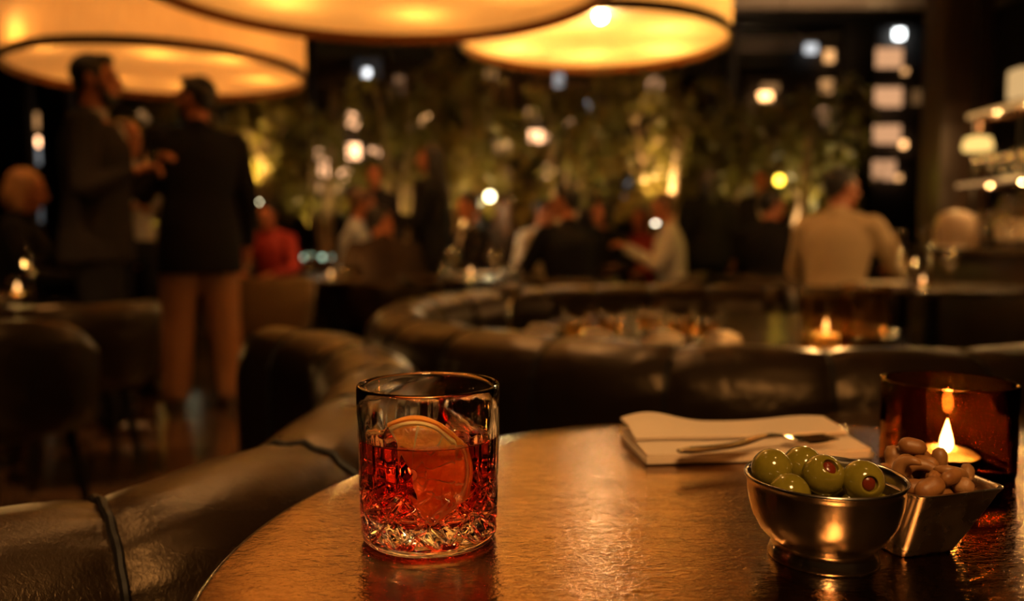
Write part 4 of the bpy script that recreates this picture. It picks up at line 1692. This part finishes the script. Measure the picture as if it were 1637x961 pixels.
    b.loft([[p + V((0, 0, -drop)) for p in ringE(z, rx + g, ry + g, yo)] for z, rx, ry, yo in [(.83, .13, .10, 0), (.87, .165, .118, 0), (.95, .168, .12, -.004), (1.02, .150, .108, 0)]])
    for s in (-1, 1):
        b.cap(hip[s] + V((0, 0, -.01)), knee[s], .100 * bw, .082 * bw)
        b.cap(knee[s], ank[s] + V((0, 0, .015)), .080 * bw, .070)
    cc = MB()
    put(cc, b, S_)
    remesh(cc.build('trousers', bottom, t, sharp=0), .012, 4)
    for s in (-1, 1):
        q = MB()
        q.cap(ank[s] + V((0, -.025, -.045)), ank[s] + V((0, .15, -.052)), .043, .036)
        q.box(ank[s] + V((0, .06, -.077)), (.078, .27, .016), .006)
        cc = MB()
        put(cc, q, S_)
        remesh(cc.build('shoe', 'shoe', t, sharp=0), .009, 2)
    # eyes
    for s in (-1, 1):
        cc = MB()
        put(cc, MB().ell(HP(s * .031, .0755, .008), (.0108, .0108, .0098), Rm, 12, 8), T)
        cc.build('eye', 'eye', t)
    # hair
    q = MB()
    q.ell(HP(0, -.024, .036), (.081, .096, .089), Rm, 20, 14)
    if hair == 'long':
        q.cap(HP(0, -.045, .02), HP(0, -.070, -.16), .078, .070)
        q.cap(HP(0, -.070, -.16), HP(0, -.080, -.30), .070, .048)
        for s in (-1, 1):
            q.cap(HP(s * .070, -.008, .04), HP(s * .080, -.010, -.17), .026, .022)
    elif hair == 'bob':
        q.ell(HP(0, -.05, -.03), (.088, .07, .11), Rm, 18, 12)
        for s in (-1, 1):
            q.cap(HP(s * .068, -.012, .05), HP(s * .076, .004, -.10), .030, .026)
    elif hair == 'bun':
        q.ell(HP(0, -.115, .05), (.04, .035, .04), Rm)
    else:
        q.ell(HP(0, -.062, -.018), (.062, .040, .05), Rm, 16, 10)
        q.ell(HP(0, .035, .098), (.058, .042, .024), Rm, 14, 8)
        for s in (-1, 1):
            q.ell(HP(s * .068, .012, .022), (.011, .022, .036), Rm)
    cc = MB()
    put(cc, q, T)
    remesh(cc.build('hair', hairm, t, sharp=0), .009, 2)
    if beard:
        q = MB()
        q.ell(HP(0, .050, -.088), (.048, .048, .036), Rm, 16, 10)
        for s in (-1, 1):
            q.cap(HP(s * .056, .02, -.02), HP(s * .036, .058, -.088), .012, .02)
        q.ell(HP(0, .096, -.043), (.026, .010, .006), Rm)
        cc = MB()
        put(cc, q, T)
        remesh(cc.build('beard', hairm, t, sharp=0), .008, 2)
    M = M4.Translation((x, y, 0)) @ M4.Rotation(R(face), 4, 'Z')
    return {s: (M @ T(w_ + d_ * .085), (M.to_3x3() @ d_)) for s, w_, d_ in hands}


def XY(px, Y):
    return (px - 818.5) / F * Y


h1 = person('bearded man standing at the far left in a charcoal suit, facing right with a drink', XY(159, 3.85), 3.85, -78, 1.765, 'stand', 'grey', 'black', beard=True, shirt='white', yaw=-4, armR=((.06, .02, -.28), (.0, .20, -.20)), armL=((.06, .05, -.28), (.00, .20, -.14)), build=1.10, legs={1: (.02, .08), -1: (-.02, -.10)})
h2 = person('bearded man standing in a navy jacket and tan trousers, facing left', XY(321, 4.38), 4.38, 32, 1.77, 'stand', 'navy', 'tan', beard=True, shirt='white', yaw=46, armL='hold', armR='hang', build=1.10, legs={1: (.03, -.04), -1: (-.03, .06)}, skirt=.725)
h3 = person('person with a light shirt standing behind the bearded man in charcoal', XY(208, 4.75), 4.75, -120, 1.60, 'stand', 'white', 'black', hair='long', hairm='hair_brown', jacket=False, armL=((.05, .06, -.27), (-.02, .28, -.14)), armR='hold')
person('seated person with copper blonde hair and dark jacket at the far left edge', XY(20, 4.45), 4.45, -75, 1.68, 'sit', 'black', 'black', hair='bob', hairm='hair_fair', lean=6, nod=8, zseat=.44)
person('seated person in a red top right of the man in tan trousers', XY(440, 7.1), 7.1, 172, 1.66, 'sit', 'red', 'black', jacket=False, lean=10, zseat=.40)
person('seated man in a pale blue shirt, in profile facing right', XY(558, 6.4), 6.4, -75, 1.76, 'sit', 'blueshirt', 'navy', hairm='hair_brown', jacket=False, lean=8, zseat=.42)
person('seated person in a dark brown jacket with their back turned, left of the standing woman', XY(622, 5.45), 5.45, 20, 1.70, 'sit', 'darkbrown', 'black', hair='short', yaw=-62, lean=24, zseat=.34, build=1.12)
person('face of a standing person behind the pale blue shirt, half hidden by the woman', XY(607, 8.0), 7.75, 188, 1.62, 'stand', 'black', 'black', hair='short', hairm='hair_dark', jacket=False)
h9 = person('standing woman with long dark hair and black blazer, facing left', XY(693, 5.95), 5.95, 72, 1.60, 'stand', 'black', 'black', hair='long', yaw=12, shirt=None, armL='hold', armR='hang')
person('seated man in a dark jacket right of the standing woman, facing left', XY(765, 6.75), 6.75, 118, 1.74, 'sit', 'black', 'black', yaw=10, lean=6, zseat=.42, shirt='white')
person('seated person with light brown hair seen from behind, below the bare bulb', XY(806, 7.25), 7.25, 20, 1.68, 'sit', 'darkbrown', 'black', hair='long', hairm='hair_brown', jacket=False, zseat=.42)
person('seated man in a pale checked shirt, facing the camera side, left of the dark suit', XY(858, 7.15), 7.15, -148, 1.72, 'sit', 'stripe', 'black', jacket=False, lean=8, zseat=.40, yaw=20, armR='gesture')
person('seated man in a dark suit with his back turned, right of the checked shirt', XY(912, 5.6), 5.6, 30, 1.74, 'sit', 'black', 'black', yaw=34, lean=4, zseat=.40, build=1.08)
person('seated woman with dark hair, pale face turned left, beside the dark suit', XY(962, 7.0), 7.0, 168, 1.66, 'sit', 'black', 'black', hair='bob', yaw=-45, zseat=.40)
person('seated woman in a bright red top with dark hair', XY(1026, 7.4), 7.4, 150, 1.62, 'sit', 'red', 'black', hair='long', jacket=False, yaw=0, lean=4, zseat=.38)
person('seated person in a white shirt gesturing beside the woman in red', XY(1078, 6.35), 6.35, 80, 1.68, 'sit', 'white', 'black', hair='short', hairm='hair_brown', jacket=False, armL='gesture', armR='gesture', yaw=0, lean=6, zseat=.42)
person('standing person in black with long dark hair, back turned, in the middle right', XY(1131, 6.9), 6.9, 8, 1.50, 'stand', 'black', 'black', hair='long', build=1.18)
person('seated person in black, face turned right, left of the beige shirt', XY(1226, 5.9), 5.9, -40, 1.68, 'sit', 'black', 'black', yaw=-34, zseat=.42, lean=4, build=1.05)
person('standing person in dark clothes behind the bare yellow bulb', XY(1214, 7.5), 7.5, 165, 1.55, 'stand', 'black', 'black', hair='short', shirt='white')
person('man in a beige shirt seated on a dark stool with his back turned, facing right', XY(1333, 4.72), 4.72, -38, 1.76, 'sit', 'beige', 'navy', hairm='hair_dark', jacket=False, yaw=-40, lean=7, zseat=.44, armR=((.12, .14, -.22), (.04, .36, -.20)), build=1.06)

# the standing pair and the woman each hold a drink
for (res, s, lab) in [(h1, 1, 'short drink held by the bearded man in charcoal'), (h2, -1, 'short drink held by the man in the navy jacket'), (h3, -1, 'short drink held up by the person behind the charcoal suit')]:
    p, d = res[s]
    g = goblet(lab, p.x, p.y, p.z - .004, 'tumbler', .8, None)
    g['category'] = 'glass'

# chairs under the seated guests
pc = tub_chair('dark chair of the guest in the black jacket at the far left edge', XY(20, 4.45) - .03, 4.45, R(-75), 'leather_far', .66, .28, 'dark tub chairs')
for lab, px, Y, face, dzz in [('dark chair of the guest in the red top at the left', 440, 7.1, 172, 0), ('dark chair of the man in the pale blue shirt', 558, 6.4, -75, 0), ('dark chair of the guest in the dark brown jacket', 622, 5.45, 20, 0),
                              ('dark chair of the man right of the standing woman', 765, 6.75, 118, 0), ('dark chair of the brown-haired guest below the bare bulb', 806, 7.25, 20, 0), ('dark chair of the man in the checked shirt', 858, 7.15, -148, 0),
                              ('dark chair of the man in the dark suit', 912, 5.6, 30, 0), ('dark chair of the dark-haired woman beside the dark suit', 962, 7.0, 168, 0), ('dark chair of the woman in the bright red top', 1026, 7.4, 150, 0),
                              ('dark chair of the gesturing guest in white', 1078, 6.35, 80, 0), ('dark chair of the guest in black left of the beige shirt', 1226, 5.9, -40, 0), ('dark stool chair under the man in the beige shirt', 1333, 4.72, -38, 0)]:
    dup(pc, lab, (XY(px, Y), Y, 0), R(face), 'dark tub chairs')
tub_chair('olive brown velvet tub chair behind the man in tan trousers', XY(408, 4.95), 4.95, R(20), 'velvet', .70, .28)
tub_chair('large black leather tub chair cut by the left edge, nearest the camera', XY(-40, 2.42), 2.42, R(-12), 'leather_far', .70, .30)
tub_chair('black leather chair half hidden behind the bearded man in charcoal', XY(112, 3.15), 3.15, R(40), 'leather_far', .68, .25)

# ------------------------------------------------------------------ bar gantry and back counter on the right
BX = 2.98
t = thing('bar_shelf_unit', 'tall open bar shelf unit at the right edge with lit glass shelves', 'shelf', (BX, 4.25, 0), 0)
Y0, Y1 = -.95, .86
for z, w_, nm in ((1.665, .34, 'upper_shelf'), (1.245, .44, 'lower_shelf')):
    s_ = MB().box((0, (Y0 + Y1) / 2, z), (w_, Y1 - Y0, .035), .004).build(nm, 'wood_table', t)
    MB().box((-w_ / 2 - .008, (Y0 + Y1) / 2, z), (.012, Y1 - Y0, .030 if z > 1.5 else .022), .003).build('light_strip', MT['strip'] if z > 1.5 else emat('lower light strip', (1, .5, .17), .5), s_)
for sx in (-.14, .14):
    for sy in (Y0 + .02, Y1 - .02):
        MB().box((sx, sy, (ZC + .8625) / 2), (.022, .022, ZC - .8625), .003).build('post', 'iron', t)
bp_ = MB().box((.235, (Y0 + Y1) / 2, 1.5), (.02, Y1 - Y0, 1.27), .004).build('back_panel', 'frame', t)
MB().box((.220, (Y0 + Y1) / 2, 1.345), (.008, Y1 - Y0 - .04, .05), .002).build('light_strip', emat('added shelf backlight', (1, .5, .16), 1.5), bp_)  # added glowing strip, gives the shelf glasses their glints
MB().box((.220, (Y0 + Y1) / 2, .925), (.008, Y1 - Y0 - .04, .03), .002).build('light_strip', emat('added counter backlight', (1, .46, .15), .7), bp_)  # added glowing strip, a bright line behind the counter glasses
for k in range(6):  # bare lights added under the shelves to put glints on the glassware
    light('POINT', (BX - .10, 3.42 + k * .31, 1.60), 3.2, (1, .5, .16), .012)
    light('POINT', (BX - .12, 3.40 + k * .31, 1.205), 1.6, (1, .5, .16), .010)
# glasses on the lower shelf
nn = 0
for r_ in range(3):
    for k in range(13):
        y = 3.42 + k * .132 + .03 * r_
        nn += 1
        g = goblet('stemmed glass standing among others on the lower bar shelf', BX - .17 + r_ * .115, y, 1.2625, 'wine', .86, 'glasses on the lower bar shelf')
for k, (lab, dy, dx, hh) in enumerate([('bottle with cream paper label on the upper bar shelf, nearest', -.55, -.05, .30), ('second bottle on the upper bar shelf', -.42, .0, .32), ('third bottle on the upper bar shelf', -.30, -.04, .28)]):
    b = thing('spirit_bottle', lab, 'bottle', (BX + dx, 4.25 + dy, 1.683), 0, 'bottles on the upper bar shelf')
    MB().lathe([(0, 0), (.036, 0), (.038, .004), (.038, hh * .6), (.03, hh * .68), (.014, hh * .76), (.013, hh * .95), (.016, hh * .955), (.016, hh), (0, hh)], 24).build('bottle_body', 'bottle', b)
    MB().lathe([(.0385, hh * .15), (.0388, hh * .15), (.0388, hh * .5), (.0385, hh * .5)], 24, closed=True).build('paper_label', 'label', b)
# glowing box lamp on the upper shelf and small lamp under it
q = P(1628, 146, 4.62)
t = thing('lit_box_lamp', 'small glowing box lamp standing on the upper bar shelf', 'lamp', (q.x + .03, 4.62, 1.683), 0)
MB().box((0, 0, .09), (.13, .13, .17), .02, 3).build('lamp_shade', emat('box lamp glow', (1, .60, .24), .7), t)
MB().box((0, 0, .003), (.10, .10, .006), .002).build('base', 'brass', t)
q = P(1563, 229, 4.95)
t = thing('shelf_lamp', 'bright little amber dome lamp below the upper bar shelf', 'lamp', (q.x, q.y, q.z), 0)
MB().lathe([(0, -.045), (.075, -.045), (.085, -.02), (.07, .03), (.03, .042), (0, .045)], 28).build('lamp_shade', 'barglow', t)
MB().lathe([(0, .044), (.012, .044), (.012, 1.6475 - q.z), (0, 1.6475 - q.z)], 12).build('stem', 'brass', t)
light('POINT', (q.x - .12, q.y, q.z - .1), 5, (1, .55, .16), .05)

# service counter under it
t = thing('service_counter', 'dark service counter below the lit bar shelves', 'counter', (2.86, 4.4, 0), 0)
MB().box((0, 0, .845), (.62, 2.1, .035), .006).build('counter_top', 'wood_table', t)
MB().box((.02, 0, .414), (.52, 2.0, .827), .01).build('cabinet', 'pillar', t)
CT = .8625
q = XY(1519, 4.75)
t0_ = 0
t = thing('cake_dome', 'pale glowing cloche dome on the counter behind the stemmed glasses', 'dome', (q + .02, 4.75, CT), 0)
MB().lathe([(0, 0), (.115, 0), (.12, .008), (.118, .016), (0, .016)], 40).build('plate', 'china', t)
MB().lathe([(.105, .017), (.107, .10), (.103, .15), (.085, .190), (.045, .212), (0, .217), (0, .220), (.046, .215), (.087, .193), (.1055, .152), (.1095, .10), (.108, .017)], 40).build('cover', mat('frosted dome', (.42, .30, .20), .35, sss=0), t)
MB().ell((0, 0, .231), (.012, .012, .012)).build('knob', 'brass', t)
for lab, px, y, kind, kk in [('stemmed glass at the left end of the counter', 1475, 4.9, 'wine', 1.1), ('stemmed glass near the cloche on the counter', 1500, 5.1, 'wine', 1.1), ('stemmed glass right of the cloche on the counter', 1572, 4.5, 'wine', 1.2),
                             ('tall glass farther right on the counter', 1592, 4.3, 'flute', 1.2), ('tall glass at the right edge of the counter', 1622, 4.1, 'flute', 1.1), ('stemmed glass at the right edge of the counter', 1605, 4.25, 'wine', 1.1), ('tumbler at the front of the counter', 1556, 4.62, 'tumbler', 1)]:
    goblet(lab, max(2.58, XY(px, y)), y, CT, kind, kk, 'glasses on the counter')
for lab, px, y, hh in [('dark bottle on the counter right of the cloche', 1583, 4.62, .30), ('dark bottle at the right end of the counter', 1615, 4.45, .31), ('dark bottle between the other two on the counter', 1600, 4.75, .28)]:
    b = thing('spirit_bottle', lab, 'bottle', (XY(px, y) + .06, y, CT), 0, 'bottles on the counter')
    MB().lathe([(0, 0), (.036, 0), (.038, .004), (.038, hh * .6), (.03, hh * .68), (.014, hh * .76), (.013, hh * .95), (.016, hh * .955), (.016, hh), (0, hh)], 24).build('bottle_body', 'bottle', b)
    MB().lathe([(.0385, hh * .15), (.0388, hh * .15), (.0388, hh * .5), (.0385, hh * .5)], 24, closed=True).build('paper_label', 'label', b)

# ------------------------------------------------------------------ ceiling downlights (unseen fittings, above the frame)


def down(label, x, y, power, aim, spot=50, col=(1, .50, .16), size=.05, blend=.6, z=None):
    z = z or ZC
    t = thing('ceiling_downlight', label, 'spotlight', (x, y, z), 0, 'ceiling downlights')
    MB().lathe([(.05, 0), (.07, 0), (.07, -.006), (.055, -.008), (.048, -.004), (.046, -.0005)], 24, closed=True).build('trim_ring', 'iron', t)
    l = light('SPOT', (x, y, z - .02), power, col, size, spot, blend, aim)
    if 'front table' in label or 'cocktail' in label:
        l.data.cycles.is_caustics_light = True


down('ceiling downlight above the front table', .75, .15, 20, (.28, .62, .7), 34, size=.04)
down('ceiling downlight high above the near banquette and cocktail', -1.35, 1.15, 75, (-.38, .85, .7), 24)
down('ceiling downlight above the booth', -.5, 2.9, 90, (-.1, 2.0, .7), 60)
down('ceiling downlight above the standing pair', -2.6, 3.4, 22, (-1.8, 4.2, 1.0), 60)
down('ceiling downlight over the beige shirt', 2.5, 3.6, 70, (1.9, 4.7, 1.0), 50)
down('ceiling downlight over the middle guests', .6, 5.2, 480, (.3, 6.6, 1.0), 80, col=(1, .42, .11))
down('ceiling downlight over the guests near the low table', -1.6, 5.8, 140, (-1.7, 6.8, 1.0), 70, col=(1, .42, .11))
down('added ceiling downlight over the left floor', -1.9, 2.2, 240, (-1.5, 3.0, 0), 44)  # added to brighten the floor
# unseen dome lamp added behind the camera to make the orange slice glow
t = thing('added_dome_lamp', 'added black dome lamp behind the camera that lights the orange slice', 'pendant lamp', (.12, -.55, 1.95), 0)
MB().lathe([(.255, 0), (.265, .02), (.25, .10), (.19, .18), (.10, .225), (.03, .24), (.012, .26), (.012, ZC - 1.95), (0, ZC - 1.95), (0, .235), (.03, .234), (.10, .219), (.185, .175), (.243, .10), (.257, .02)], 64, closed=True).build('dome', 'iron', t)
l = light('AREA', (.12, -.55, 1.97), ADDED_LAMP_POWER, (1, .53, .18), aim=(.16, .25, .5))
l.data.shape = 'DISK'
l.data.size = .38
light('SPOT', (3.2, 8.3, 2.6), 60, (1, .60, .30), .1, 110, .8, (3.2, 9.2, 3.6))  # added upward light without a fitting, brightens the ceiling by the windows
down('added ceiling downlight left of the standing woman', -1.3, 5.0, 90, (-.62, 5.95, 1.45), 26, col=(1, .42, .11))  # added so that her face shows
down('added ceiling downlight at the far left', -3.4, 3.4, 60, (-2.7, 4.45, 1.1), 34, col=(1, .42, .11))  # added to light the copper-haired guest
apply_remesh()
